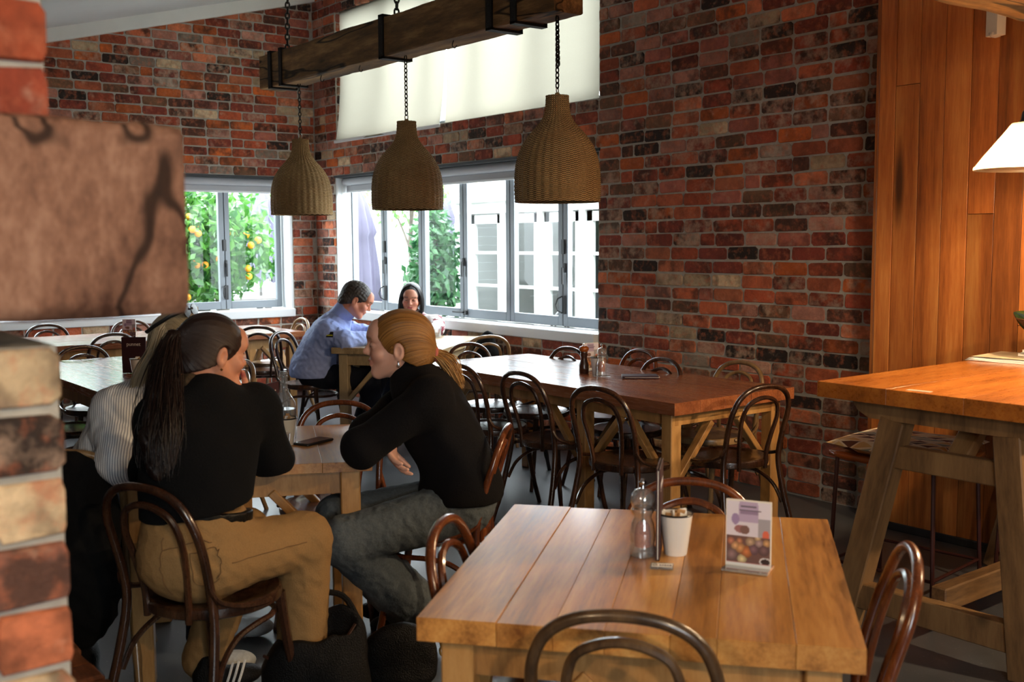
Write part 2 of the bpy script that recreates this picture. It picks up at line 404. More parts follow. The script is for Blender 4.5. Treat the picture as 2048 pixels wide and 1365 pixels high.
# ---- bricks, laid one by one
BV = []
for k in range(8):
    rg = random.Random(100+k); hl, hh = .115, .0375
    c = .012
    base = [(-hl+c, -hh), (hl-c, -hh), (hl, -hh+c), (hl, hh-c), (hl-c, hh), (-hl+c, hh), (-hl, hh-c), (-hl, -hh+c)]
    out = [(x+rg.uniform(-.0035, .0035), z+rg.uniform(-.0035, .0035)) for x, z in base]
    inn = [(x*.975, z*.93) for x, z in out]
    V = [(x, .035, z) for x, z in out]+[(x, .004, z) for x, z in out]+[(x, rg.uniform(-.0015, .0015), z) for x, z in inn]
    F = [tuple(range(16, 24))]+[(i, (i+1) % 8, 8+(i+1) % 8, 8+i) for i in range(8)]+[(8+i, 8+(i+1) % 8, 16+(i+1) % 8, 16+i) for i in range(8)]
    BV.append((V, F))
def brick_meshes(mat):
    out = []
    for V, F in BV:
        mb = MB(); mb.add(V, F); out.append(mb.mesh('brick', mat))
    return out
BM = brick_meshes('brick')
def bricks(parent, axis, rng_, holes, zmax, face, budget, seed, L0=.24, extra=None):
    """axis 1: wall along X facing -Y; axis 0: wall along Y facing +X. The ones largest in view become parts of their own."""
    rg = random.Random(seed); items = []
    for k in range(int(zmax/CO)):
        z = k*CO+CO/2
        segs = [rng_]
        for (h0, h1, z0, z1) in holes:
            if z0 < z < z1:
                ns = []
                for (a, b) in segs:
                    if h1 <= a or h0 >= b: ns.append((a, b)); continue
                    if h0 > a: ns.append((a, h0))
                    if h1 < b: ns.append((h1, b))
                segs = ns
        for (a, b) in segs:
            x = rng_[0]-L0+(k % 2)*L0/2+rg.uniform(-.02, .02)
            while x < b:
                w = L0 if rg.random() > .07 else L0*.5
                p, q = max(x, a), min(x+w, b)
                x += w
                if q-p < .035: continue
                zz = z+rg.uniform(-.0025, .0025); d = face+rg.uniform(-.004, .004)*(1 if axis == 0 else -1)
                pos = ((p+q)/2, d, zz) if axis == 1 else (d, (p+q)/2, zz)
                items.append((pos, (q-p-.012)/.23))
    if extra: items += extra
    def key(it):
        u, v, d = proj(it[0])
        if d < .3 or not (-30 < u < 2078 and -30 < v < 1395): return -1
        return 1/d
    items.sort(key=key, reverse=True)
    solo = [it for it in items[:budget] if key(it) > 0]; rest = items[len(solo):]
    rz = 0 if axis == 1 else PI/2
    for pos, s in solo:
        o = link('brick', BM[rg.randrange(8)], parent, loc=pos, rot=(rg.uniform(-.006, .006), rg.uniform(-.008, .008), rz+rg.uniform(-.006, .006)), color=brick_col(rg))
        o.scale = (s, 1, rg.uniform(.96, 1.03))
    if rest:
        V = []; F = []; C = []
        cz, sz = math.cos(rz), math.sin(rz)
        for pos, s in rest:
            bv, bf = BV[rg.randrange(8)]; o0 = len(V); col = brick_col(rg)
            for (x, y, z) in bv:
                x *= s; V.append((pos[0]+x*cz-y*sz, pos[1]+x*sz+y*cz, pos[2]+z))
            C += [col]*len(bv); F += [tuple(i+o0 for i in f) for f in bf]
        mb = MB(); mb.add(V, F); me = mb.mesh('brickwork', 'brick_far')
        at = me.color_attributes.new('Col', 'FLOAT_COLOR', 'POINT'); at.data.foreach_set('color', np.array(C, dtype=np.float32).ravel())
        link('brickwork', me, parent, kind='stuff')
bricks(wall_back, 1, (0.0, 6.56), [LW, UW], 4.15, 0.0, 300, 3)
bricks(wall_left, 0, (-5.2, 0.0), [SW], 4.15, 0.0, 300, 4)
# jamb bricks of the clerestory opening (seen on its left side)
jb = [((UW[0], .10, k*CO+CO/2), .72) for k in range(29, 43)]
V = []; F = []; C = []; rg = random.Random(11)
for pos, s in jb:
    bv, bf = BV[rg.randrange(8)]; o0 = len(V); col = brick_col(rg)
    for (x, y, z) in bv: V.append((pos[0]-y+.004, pos[1]+x*s, pos[2]+z))
    C += [col]*len(bv); F += [tuple(i+o0 for i in f) for f in bf]
mb = MB(); mb.add(V, F); me = mb.mesh('brickwork', 'brick_far')
at = me.color_attributes.new('Col', 'FLOAT_COLOR', 'POINT'); at.data.foreach_set('color', np.array(C, dtype=np.float32).ravel())
link('brickwork', me, wall_back, kind='stuff')

# ---- timber clad wall on the right
wall_timber = sempty('wall_timber', 'wall of vertical honey brown timber boards')
part('backing', MB().box((7.62, -.10, 1.6), (2.06, .18, 3.2)), 'lintel', wall_timber)
part('corner_board', MB().box((6.577, -.118, 1.6), (.022, .225, 3.2), ch=.003), 'wall_board', wall_timber)
rg = random.Random(21); bx_ = 6.59
joints = {0: [], 1: [2.27], 2: [], 3: [], 4: [1.62], 5: [2.9], 6: [1.1], 7: [2.0], 8: [], 9: [1.4], 10: [], 11: [2.2]}
for i in range(12):
    w = .092 if i == 0 else .1335
    zs = [0.03]+joints[i]+[3.2]
    for a, b in zip(zs[:-1], zs[1:]):
        me = MB().box((0, 0, 0), (w-.0035, .02, b-a-.0025), ch=.0006).mesh('board', 'wall_board')
        link('board', me, wall_timber, loc=(bx_+w/2, -.222+rg.uniform(-.0025, .0015), (a+b)/2))
    bx_ += w
struct('baseboard_right', MB().box((7.6, -.228, .02), (2.0, .03, .04), ch=.004), 'lintel', 'low dark strip at the foot of the timber wall')

# ------------------------------------------------------------------ windows
def sash(parent, axis, a, b, z0, z1, y, fw=.052, th=.05, rail=.075):
    mb = MB()
    def bx(p0, p1, q0, q1):
        if axis == 1: mb.box(((p0+p1)/2, y, (q0+q1)/2), (p1-p0, th, q1-q0), ch=.003)
        else: mb.box((y, (p0+p1)/2, (q0+q1)/2), (th, p1-p0, q1-q0), ch=.003)
    bx(a, a+fw, z0, z1); bx(b-fw, b, z0, z1); bx(a+fw, b-fw, z0, z0+rail); bx(a+fw, b-fw, z1-.06, z1)
    s = part('sash', mb, 'aluminium', parent)
    g = MB()
    p0, p1, q0, q1 = a+fw-.004, b-fw+.004, z0+rail-.004, z1-.056
    if axis == 1: g.add([(p0, y, q0), (p1, y, q0), (p1, y, q1), (p0, y, q1)], [(0, 1, 2, 3)])
    else: g.add([(y, p0, q0), (y, p1, q0), (y, p1, q1), (y, p0, q1)], [(0, 1, 2, 3)])
    part('pane', g, 'pane_glass', s)
    return s
def hardware(parent, axis, p, y, zs):
    """black hinge plate, lever and D pull on a folding joint; y is the room-side face"""
    sg = -1 if axis == 1 else 1
    P = (lambda u, d, z: (u, y+sg*d, z)) if axis == 1 else (lambda u, d, z: (y+sg*d, u, z))
    D = (lambda a, b, c: (a, b, c)) if axis == 1 else (lambda a, b, c: (b, a, c))
    part('hinge', MB().box(P(p, .006, zs[0]), D(.035, .014, .11), ch=.003), 'black_plastic', parent)
    mb = MB(); mb.box(P(p+.012, .008, zs[1]), D(.022, .016, .07), ch=.003); mb.box(P(p+.012, .024, zs[1]-.06), D(.016, .014, .13), ch=.003)
    part('lever_handle', mb, 'black_plastic', parent)
    mb = MB(); mb.box(P(p+.01, .006, zs[2]), D(.035, .012, .14), ch=.003)
    mb.tube([P(p-.005, .01, zs[2]+.065), P(p-.03, .035, zs[2]+.045), P(p-.04, .045, zs[2]), P(p-.03, .035, zs[2]-.045), P(p-.005, .01, zs[2]-.065)], .006, 6)
    part('pull_handle', mb, 'black_plastic', parent)
w1 = sempty('window_1', 'wide grey aluminium folding window in the back wall')
edges = [.375, 1.025, 1.675, 2.325, 2.975, 3.63, 4.28]
for a, b in zip(edges[:-1], edges[1:]): sash(w1, 1, a+.003, b-.003, .855, 2.10, .2)
hardware(w1, 1, 1.035, .175, (1.46, 1.33, 1.02)); hardware(w1, 1, 3.64, .175, (1.46, 1.30, 1.02))
mb = MB(); mb.box((2.335, .165, 1.33), (.022, .016, .07), ch=.003); mb.box((2.335, .15, 1.27), (.016, .014, .13), ch=.003); part('lever_handle', mb, 'black_plastic', w1)
mb = MB(); mb.box((2.36, .165, .90), (.05, .02, .04), ch=.004); mb.box((2.27, .15, .90), (.16, .014, .014), ch=.003); part('latch', mb, 'black_plastic', w1)
part('sill', MB().box((2.31, .085, .806), (3.80, .24, .08), ch=.006), 'sill_paint', w1)
part('jamb', MB().box((.4, .12, 1.48), (.03, .22, 1.35)), 'sill_paint', w1)
part('lintel', MB().box((2.31, .10, 2.14), (3.84, .21, .02)), 'lintel', w1)
w2 = sempty('window_2', 'grey aluminium folding window in the left wall')
e2 = [-.305, -.905, -1.505, -2.105, -2.705, -3.305]
for a, b in zip(e2[1:], e2[:-1]): sash(w2, 0, a+.003, b-.003, .855, 2.10, -.2)
hardware(w2, 0, -.91, -.175, (1.48, 1.30, 1.02)); hardware(w2, 0, -2.11, -.175, (1.48, 1.30, 1.02))
part('sill', MB().box((-.085, -1.88, .806), (.24, 3.23, .08), ch=.006), 'sill_paint', w2)
part('jamb', MB().box((-.12, -.275, 1.48), (.22, .03, 1.35)), 'sill_paint', w2)
part('lintel', MB().box((-.10, -1.88, 2.14), (.21, 3.23, .02)), 'lintel', w2)
part('end_panel', MB().box((-.2, -3.41, 1.48), (.05, .2, 1.35)), 'aluminium', w2)
w3 = sempty('window_3', 'high clerestory window behind cream blinds')
for x in (.46, 1.22, 1.97, 2.68, 3.42, 4.21): part('mullion', MB().box((x, .20, 3.1), (.07, .08, 1.24), ch=.003), 'aluminium', w3)
part('head_rail', MB().box((2.33, .20, 3.69), (3.8, .06, .06)), 'aluminium', w3); part('sill_rail', MB().box((2.33, .20, 2.52), (3.8, .06, .05)), 'aluminium', w3)
for x0, x1 in ((.50, 1.185), (3.455, 4.175)):
    for k in range(8): part('louvre', MB().box(((x0+x1)/2, .20, 2.62+k*.128), (x1-x0, .05, .008)), 'aluminium', w3)
for a, b in zip((.46, 1.22, 1.97, 2.68, 3.42), (1.22, 1.97, 2.68, 3.42, 4.21)):
    part('pane', MB().add([(a, .215, 2.5), (b, .215, 2.5), (b, .215, 3.7), (a, .215, 3.7)], [(0, 1, 2, 3)]), 'pane_glass', w3)
w4 = sempty('added_window', 'window added in the wall behind the viewer for fill daylight')  # added opening, lets fill daylight in from behind the camera
for a, b in zip((-6.9, -5.9), (-5.9, -4.9)): sash(w4, 0, a+.003, b-.003, 1.0, 2.3, 13.05)
# roller blinds
def cloth_blind(x0, x1, label, bow):
    t = thing('roller_blind', label, 'blind', ((x0+x1)/2, .06, 2.47), 0, 'cream blinds over the clerestory window')
    V = []; F = []; nx, nz = 24, 14; w = x1-x0
    for j in range(nz+1):
        z = j/nz*1.25
        for i in range(nx+1):
            u = i/nx; e = (1-j/nz)
            V.append((-w/2+u*w, -.075*e**3*bow+.012*math.sin(u*9+bow)*e, z))
    for j in range(nz):
        for i in range(nx): a = j*(nx+1)+i; F.append((a, a+1, a+nx+2, a+nx+1))
    part('cloth', MB().add(V, F), 'blind_cloth', t, True)
    part('bottom_bar', MB().box((0, -.075*bow, .005), (w, .014, .028), ch=.004), 'sill_paint', t)
    part('tube', MB().tube([(-w/2, .03, 1.24), (w/2, .03, 1.24)], .025, 10), 'blind_box', t)
    return t
cloth_blind(.44, 2.27, 'cream roller blind drawn down over the left half of the high window', 1.0)
cloth_blind(2.285, 4.20, 'cream roller blind drawn down over the right half of the high window', .55)
def cassette(axis, a, b, at, label):
    t = thing('rolled_blind', label, 'blind', ((a+b)/2, at, 2.06) if axis == 1 else (at, (a+b)/2, 2.06), 0 if axis == 1 else PI/2, 'rolled up grey blinds above the folding windows')
    w = b-a
    part('roll', MB().tube([(-w/2, 0, .035), (w/2, 0, .035)], .038, 14), 'blind_box', t, True)
    part('fascia', MB().box((0, .02, -.03), (w, .01, .05), ch=.002), 'blind_box', t)
    part('bottom_bar', MB().box((0, .02, -.062), (w, .018, .02), ch=.004), 'sill_paint', t)
    return t
cassette(1, .43, 1.95, .10, 'rolled up grey blind at the left end of the back window'); cassette(1, 1.97, 4.2, .10, 'rolled up grey blind at the right end of the back window')
cassette(0, -3.4, -.28, -.10, 'rolled up grey blind above the left window')
# pull cord loop on the white jamb
tag(part('blind_cord', MB().tube(spline([(.425, .02, 2.05), (.425, .01, 1.6), (.425, .015, 1.25), (.425, .05, 1.2), (.425, .085, 1.27), (.425, .08, 1.7), (.425, .07, 2.05)], 6), .003, 5), 'paper_white', None, True), 'thin white blind cord looping beside the back window', 'cord')

# ------------------------------------------------------------------ hearth pillar in the foreground
pillar = struct('pillar', MB().box((8.17, -5.6, .685), (.42, 1.70, 1.37)).box((8.17, -5.6, 2.345), (.42, 1.70, 1.31)), 'mortar', 'near brick pillar at the left edge')
bricks(pillar, 0, (-6.4, -4.742), [(-7, -4, 1.405, 1.66)], 2.95, 8.392, 200, 9)
mb = MB()
rg = random.Random(5); n = 20; prof = []
for (sy, sz, a0) in ((1, 1, 0), (-1, 1, 90), (-1, -1, 180), (1, -1, 270)):
    for k in range(5):
        a = rad(a0+k*22.5); r_ = .022
        prof.append((8.22+sy*(.235-r_)+r_*math.cos(a), 1.531+sz*(.1235-r_)+r_*math.sin(a)))
V = []; F = []; m = len(prof); ys = [-6.3+i*(1.70/34) for i in range(35)]
for j, y in enumerate(ys):
    e = min(1, (len(ys)-1-j)/1.0); sh = .985 if j == len(ys)-1 else 1
    for (x, z) in prof: V.append((8.22+(x-8.22)*sh+rg.uniform(-.003, .003), y, 1.531+(z-1.531)*sh+rg.uniform(-.003, .003)))
for j in range(len(ys)-1):
    for k in range(m): F.append((j*m+k, j*m+(k+1) % m, (j+1)*m+(k+1) % m, (j+1)*m+k))
F.append(tuple((len(ys)-1)*m+k for k in range(m)))
mb.add(V, F)
tag(part('timber_mantel', mb, 'mantel_wood', None, True), 'thick weathered timber block set into the near brick pillar', 'mantel')
# rough brick ledge behind the pillar
ledge = thing('hearth_ledge', 'low ledge topped with rough brown brick beside the near pillar', 'ledge', (7.1, -4.9, 0))
part('base', MB().box((0, -.03, .21), (1.6, .9, .42)), 'mortar', ledge)
rg = random.Random(8)
for i in range(15):
    x = -.78+i*.108
    for j in range(4):
        me = MB().box((0, 0, 0), (.099, .222, .075), ch=.008).mesh('brick', 'ledge_wood')
        link('brick', me, ledge, loc=(x+rg.uniform(-.004, .004), .385-j*.23+rg.uniform(-.012, .012), .46+rg.uniform(-.006, .006)), rot=(rg.uniform(-.02, .02), rg.uniform(-.02, .02), rg.uniform(-.03, .03)))
# ------------------------------------------------------------------ hanging beam with wicker lamps
beam = thing('hanging_beam', 'old rough timber beam hung on chains over the long table', 'beam', (3.75, -1.37, 2.69))
def rough_beam(x0, x1, w, h, seed, nx=60):
    rg = random.Random(seed); V = []; F = []
    prof = []
    for (sy, sz) in ((1, 1), (-1, 1), (-1, -1), (1, -1)):
        for k in range(3):
            a = PI/4*k/2*2+{(1, 1): 0, (-1, 1): PI/2, (-1, -1): PI, (1, -1): 3*PI/2}[(sy, sz)]
            prof.append((sy*(w/2-.012)+.012*math.cos(a), h/2+sz*(h/2-.012)+.012*math.sin(a)))
    m = len(prof)
    ph = [rg.uniform(0, 6) for _ in range(6)]
    for i in range(nx+1):
        x = x0+(x1-x0)*i/nx
        for k, (y, z) in enumerate(prof):
            d = .006*math.sin(x*5+ph[k % 6])+.004*math.sin(x*13+ph[(k+2) % 6])+rg.uniform(-.004, .004)
            V.append((x, y*(1+d*3), h/2+(z-h/2)*(1+d*3)))
    for i in range(nx):
        for k in range(m): F.append((i*m+k, i*m+(k+1) % m, (i+1)*m+(k+1) % m, (i+1)*m+k))
    F.append(tuple(range(m))); F.append(tuple(nx*m+k for k in range(m)))
    return MB().add(V, F)
part('timber', rough_beam(-1.82, 1.73, .2, .25, 3), 'beam_wood', beam)
for x, w in ((-1.62, .05), (-1.44, .045), (.02, .055), (1.18, .055), (1.40, .05)):
    mb = MB()
    for (yy, zz, dy, dz) in ((-.106, .125, .012, .27), (.106, .125, .012, .27), (0, -.008, .224, .014), (0, .258, .224, .014)): mb.box((x, yy, zz), (w, dy, dz))
    part('iron_strap', mb, 'iron', beam)
def chain(p0, p1, ln=.034, r=.0038):
    """oval links threaded through each other from p0 up to p1"""
    p0, p1 = Vector(p0), Vector(p1); d = (p1-p0); n = max(2, int(d.length/(ln*.78))); t = d.normalized()
    x = t.cross(Vector((.3, 1, .1))).normalized(); y = t.cross(x); mb = MB()
    for i in range(n):
        c = p0+d*((i+.5)/n); u = x if i % 2 else y
        pts = []
        for k in range(10):
            a = 2*PI*k/10; pts.append(c+t*(math.cos(a)*ln*.5)+u*(math.sin(a)*ln*.3))
        mb.tube(pts, r, 5, closed=True)
    return mb
for x in (-1.53, .04, 1.3):
    link('chain', chain((x, 0, .27), (x, .02, ceil_z(-1.37)-2.69), .05, .007).mesh('chain', 'chain_iron', True), beam, kind='stuff')
for x in (-.35, -.9, .75):
    part('iron_hook', MB().tube(spline([(x, -.05, .0), (x, -.06, -.03), (x+.01, -.05, -.045), (x+.02, -.04, -.03)], 4), .003, 5), 'iron', beam)
# woven shade
prof = [(.055, .56), (.0555, .54), (.058, .50), (.064, .465), (.080, .43), (.108, .395), (.140, .36), (.170, .32), (.195, .275), (.212, .225), (.2215, .17), (.225, .11), (.2255, .05), (.2235, .012), (.2235, 0.0)]
pp = spline([(r, 0, z) for r, z in prof], 9)
L_ = [0.0]
for a, b in zip(pp[:-1], pp[1:]): L_.append(L_[-1]+(b-a).length)
rows, seg = 112, 176; V = []; F = []
for j in range(rows+1):
    s = L_[-1]*j/rows; i = max(0, min(len(pp)-2, next((k for k in range(len(L_)-1) if L_[k+1] >= s), len(L_)-2)))
    t = (s-L_[i])/max(1e-6, L_[i+1]-L_[i]); r0 = pp[i].x*(1-t)+pp[i+1].x*t; z0 = pp[i].z*(1-t)+pp[i+1].z*t
    for k in range(seg):
        a = 2*PI*k/seg
        d = .0016*math.cos(k*PI/2+(j//2)*PI)*(1 if j % 2 else .4)+.007*abs(math.cos(a*16))**.8
        V.append(((r0+d)*math.cos(a), (r0+d)*math.sin(a), z0+.0008*math.sin(k*1.7+j)))
for j in range(rows):
    for k in range(seg): F.append((j*seg+k, j*seg+(k+1) % seg, (j+1)*seg+(k+1) % seg, (j+1)*seg+k))
sh = bpy.data.meshes.new('shade'); sh.from_pydata(V, [], F); sh.materials.append(MATS['wicker']); sh.polygons.foreach_set('use_smooth', [True]*len(F)); sh.update()
rim = MB(); rim.tube([(.2255*math.cos(2*PI*k/48), .2255*math.sin(2*PI*k/48), 0) for k in range(48)], .006, 6, True); rim = rim.mesh('rim', 'wicker', True)
cap = MB().lathe([(.0, .575), (.012, .575), (.014, .562), (.052, .556), (.056, .548), (0, .548)], 16).mesh('cap', 'wicker', True)
bulb = MB().lathe([(0, .16), (.02, .165), (.036, .19), (.036, .215), (.018, .25), (.016, .30), (0, .30)], 14).mesh('bulb', 'white_enamel', True)
ring = MB().tube([(.012*math.cos(a), 0, .588+.016*math.sin(a)) for a in [2*PI*k/10 for k in range(10)]], .003, 5, True).mesh('hook', 'steel', True)
for x, lab, ch in ((2.40, 'bell shaped wicker pendant lamp nearest the room corner', 2), (3.89, 'middle one of the three bell shaped wicker pendant lamps', 1), (5.39, 'largest looking wicker pendant lamp, at the right end of the beam', 3)):
    t = thing('wicker_pendant_lamp', lab, 'lamp', (x, -1.37, 1.715), R_.uniform(0, 3), 'wicker pendant lamps on the hanging beam')
    link('shade', sh, t); link('rim', rim, t); link('cap', cap, t); link('bulb', bulb, t); link('hook', ring, t)
    link('chain', chain((0, 0, .60), (0, 0, .975)).mesh('chain', 'chain_iron', True), t, kind='stuff')
    if ch == 3: link('chain', chain((.03, .01, .72), (.02, .01, .975)).mesh('chain', 'chain_iron', True), t, kind='stuff')

# ------------------------------------------------------------------ bentwood chairs
CH = {}
def chair_parts(mat):
    if mat in CH: return CH[mat]
    d = []
    half = [(.215, -.285, 0), (.200, -.235, .16), (.184, -.197, .32), (.172, -.180, .45), (.172, -.195, .55), (.176, -.220, .645), (.170, -.243, .715), (.142, -.260, .775), (.085, -.270, .812), (0, -.274, .824)]
    pts = half+[(-x, y, z) for (x, y, z) in half[-2::-1]]
    sp = spline(pts, 6); m = len(sp)
    rr = [.0125+.0035*abs(1-2*i/(m-1))**2 - (.003 if abs(1-2*i/(m-1)) > .93 else 0) for i in range(m)]
    d.append(('back_frame', MB().tube(sp, rr, 10).mesh('back_frame', mat, True)))
    ih = [(.082, -.186, .415), (.086, -.190, .50), (.100, -.210, .595), (.108, -.232, .67), (.090, -.249, .732), (.050, -.259, .760), (0, -.262, .770)]
    sp = spline(ih+[(-x, y, z) for (x, y, z) in ih[-2::-1]], 6)
    d.append(('inner_hoop', MB().tube(sp, .0105, 8).mesh('inner_hoop', mat, True)))
    s = MB().lathe([(0, .452), (.125, .452), (.165, .455), (.174, .459), (.196, .459), (.203, .453), (.205, .44), (.203, .427), (.196, .422), (.16, .424), (0, .424)], 36)
    s.v = [(x*1.0, y*1.0-.0, z) for (x, y, z) in s.v]
    d.append(('seat', s.mesh('seat', mat, True)))
    for sg in (1, -1):
        leg = spline([(sg*.150, .125, .43), (sg*.158, .140, .30), (sg*.172, .165, .14), (sg*.190, .195, 0)], 5)
        d.append(('leg', MB().tube(leg, [.0175-.006*i/(len(leg)-1) for i in range(len(leg))], 8).mesh('leg', mat, True)))
        br = spline([(sg*.176, -.198, .535), (sg*.190, -.178, .495), (sg*.205, -.12, .468), (sg*.212, -.04, .452), (sg*.208, .02, .448)], 5)
        d.append(('bracket', MB().tube(br, [.009]*(len(br)-1)+[.006], 7).mesh('bracket', mat, True)))
    hp = [(.186, -.195, .235), (.178, -.150, .31), (.168, -.08, .355), (.165, .0, .37), (.150, .085, .37), (.105, .150, .368), (.04, .178, .366), (0, .180, .366)]
    sp = spline(hp+[(-x, y, z) for (x, y, z) in hp[-2::-1]], 5)
    d.append(('leg_brace', MB().tube(sp, .0095, 7).mesh('leg_brace', mat, True)))
    CH[mat] = d
    return d
def chair(x, y, az, label, mat='chair_dark', group=None, tilt=None):
    """seat centre x,y; az is the facing direction in degrees from +X"""
    t = thing('bentwood_chair', label, 'chair', (x, y, 0), rad(az-90), group)
    for nm, me in chair_parts(mat): link(nm, me, t)
    return t

# ------------------------------------------------------------------ plank tables
def table(name, label, c, az, Lx, Ly, h, planks, top='table_wood', frame='table_frame', legs=None, seed=1, th=.045, group=None, plank_axis=0, ap=.085, brace=True, lw=.068):
    """planks run along local x (plank_axis 0) or y (1); legs = list of local x for leg pairs"""
    rg = random.Random(seed); t = thing(name, label, 'table', (c[0], c[1], 0), rad(az), group)
    span = Ly if plank_axis == 0 else Lx; ln = Lx if plank_axis == 0 else Ly
    tot = sum(planks); p = -span/2
    for w in planks:
        ww = w/tot*span
        me = MB().box((0, 0, 0), (ln+rg.uniform(-.003, .003), ww-.0008, th), ch=.0012).mesh('plank', top)
        loc = (0, p+ww/2, h-th/2+rg.uniform(-.0008, .0008))
        if plank_axis == 1: loc = (p+ww/2, 0, loc[2])
        link('plank', me, t, loc=loc, rot=(0, 0, 0 if plank_axis == 0 else PI/2)); p += ww
    ix, iy = Lx/2-.045, Ly/2-.045; za = h-th-ap/2-.001
    part('apron', MB().box((0, iy-.03, za), (2*ix-.02, .026, ap)), frame, t); part('apron', MB().box((0, -iy+.03, za), (2*ix-.02, .026, ap)), frame, t)
    part('apron', MB().box((ix-.03, 0, za), (.026, 2*iy-.08, ap)), frame, t); part('apron', MB().box((-ix+.03, 0, za), (.026, 2*iy-.08, ap)), frame, t)
    xs = legs or [-ix+.028, ix-.028]
    for x in xs:
        for sy in (-1, 1):
            y = sy*(iy-.028)
            link('leg', MB().box((0, 0, 0), (lw, lw, h-th-.002), ch=.004).mesh('leg', frame), t, loc=(x, y, (h-th)/2))
            if not brace: continue
            for d in ((1, 0), (-1, 0), (0, -sy)):
                if abs(x+d[0]*.3) > ix: continue
                a = Vector((x+d[0]*.03, y+d[1]*.03, h-th-.34)); b = Vector((x+d[0]*.27, y+d[1]*.27, h-th-.07)); v = b-a
                q = v.to_track_quat('Z', 'Y')
                mb = MB().box((0, 0, 0), (.045, .03, v.length), ch=.003)
                link('brace', mb.mesh('brace', frame), t, loc=(a+b)/2, rot=q.to_euler())
    return t
# ------------------------------------------------------------------ tables
near_t = table('square_table', 'square plank table in the foreground with card stand and white cup', (8.07, -3.35), 40, .87, .95, .745, [1.3, .9, .8, 1.0, .7, 1.15, 1.0], seed=2, th=.05, plank_axis=1)
mid_t = table('square_table', 'plank table where the three women sit', (6.12, -3.498), 64.9, .85, .78, .75, [1, 1.1, .9, 1, 1], seed=3, th=.035, plank_axis=1)
long_t = table('long_table', 'long reddish plank table along the brick wall under the lamps', (5.32, -1.085), 0, 2.18, .88, .75, [1, 1, 1.1, .9, 1], 'table_wood_red', legs=[-1.0, .39, 1.0], seed=4, th=.06, ap=.06)
man_t = table('square_table', 'plank table in front of the man in the blue jacket', (2.97, -.78), 39, .83, 1.09, .75, [1, 1, 1, 1, 1], 'table_grey', 'frame_grey', seed=5, plank_axis=1)
wall_t = table('long_table', 'long pale plank table beneath the left window', (1.1, -2.2), 90, 2.5, .95, .75, [1, 1, 1, 1, 1], 'table_wood_red', seed=6, legs=[-1.15, 0, 1.15])
side_t = table('long_table', 'plank table with the maroon menu behind the women', (3.56, -3.1), 0, 1.93, .76, .75, [1, 1, 1, 1], 'table_wood_red', seed=7)

# ------------------------------------------------------------------ chairs
chair(6.15, -1.55, 99, 'bentwood chair at the near side of the long table, beside its right corner leg', 'chair_dark')
chair(5.50, -1.46, 92, 'bentwood chair in the middle of the near side of the long table', 'chair_dark')
chair(4.96, -1.50, 98, 'bentwood chair at the near side of the long table, just behind the blonde woman', 'chair_dark')
chair(6.38, -1.13, 172, 'bentwood chair at the right hand end of the long table', 'chair_dark')
chair(4.70, -.96, 270, 'bentwood chair behind the pepper mill, against the brick wall', 'chair_dark')
chair(5.08, -.72, 264, 'bentwood chair below the right end of the back window sill', 'chair_red')
chair(5.52, -.97, 266, 'bentwood chair behind the dark menu wallet on the long table', 'chair_dark')
chair(5.93, -.76, 270, 'pale worn bentwood chair against the brick wall at the long table', 'chair_pale')
chair(4.32, -1.02, 0, 'bentwood chair between the long table and the couple', 'chair_dark')
chair(7.92, -3.53, 40, 'reddish bentwood chair at the left side of the foreground table', 'chair_red')
chair(8.28, -3.61, 130, 'worn bentwood chair at the front of the foreground table', 'chair_worn')
chair(8.35, -3.22, 220, 'glossy bentwood chair at the right side of the foreground table', 'chair_red')
chair(7.96, -3.12, 310, 'honey coloured bentwood chair at the far side of the foreground table', 'chair_red')
chair(6.03, -3.11, 322, 'empty bentwood chair across the table from the dark haired woman', 'chair_red')
chair(6.56, -2.96, 225, 'bentwood chair the blonde woman in black sits on', 'chair_red')
chair(6.755, -3.90, 114, 'dark bentwood chair the woman in tan trousers sits on', 'chair_dark')
chair(5.97, -4.05, 152, 'pale legged bentwood chair the woman in the striped shirt sits on', 'chair_pale')
chair(2.60, -1.42, 30, 'bentwood chair the man in the blue jacket sits on', 'chair_dark')
chair(2.28, -.52, 325, 'bentwood chair the woman in the patterned blouse sits on', 'chair_dark')
chair(3.42, -.50, 165, 'bentwood chair under the window at the right of the couple', 'chair_pale')
chair(1.55, -1.32, 146, 'bentwood chair with a shiny seat at the corner of the pale table', 'chair_dark')
chair(1.12, -1.02, 268, 'bentwood chair behind the man, at the end of the pale table', 'chair_pale')
chair(1.40, -2.58, 180, 'bentwood chair at the near side of the pale table, beyond the maroon menu', 'chair_dark')
chair(.62, -2.72, 0, 'bentwood chair against the left wall, far left of the pale table', 'chair_dark')
chair(.62, -2.02, 0, 'bentwood chair against the left wall, behind the small picture card', 'chair_dark')
chair(.62, -1.45, 0, 'bentwood chair against the left wall, behind the women', 'chair_dark')
chair(2.80, -3.05, 2, 'bentwood chair at the far end of the maroon menu table', 'chair_dark')
chair(3.50, -3.40, 84, 'bentwood chair at the near side of the maroon menu table', 'chair_dark')
chair(3.18, -2.88, 272, 'bentwood chair at the far side of the maroon menu table', 'chair_dark')
chair(4.05, -2.86, 268, 'pale bentwood chair beside the dark haired woman, at the maroon menu table', 'chair_pale')

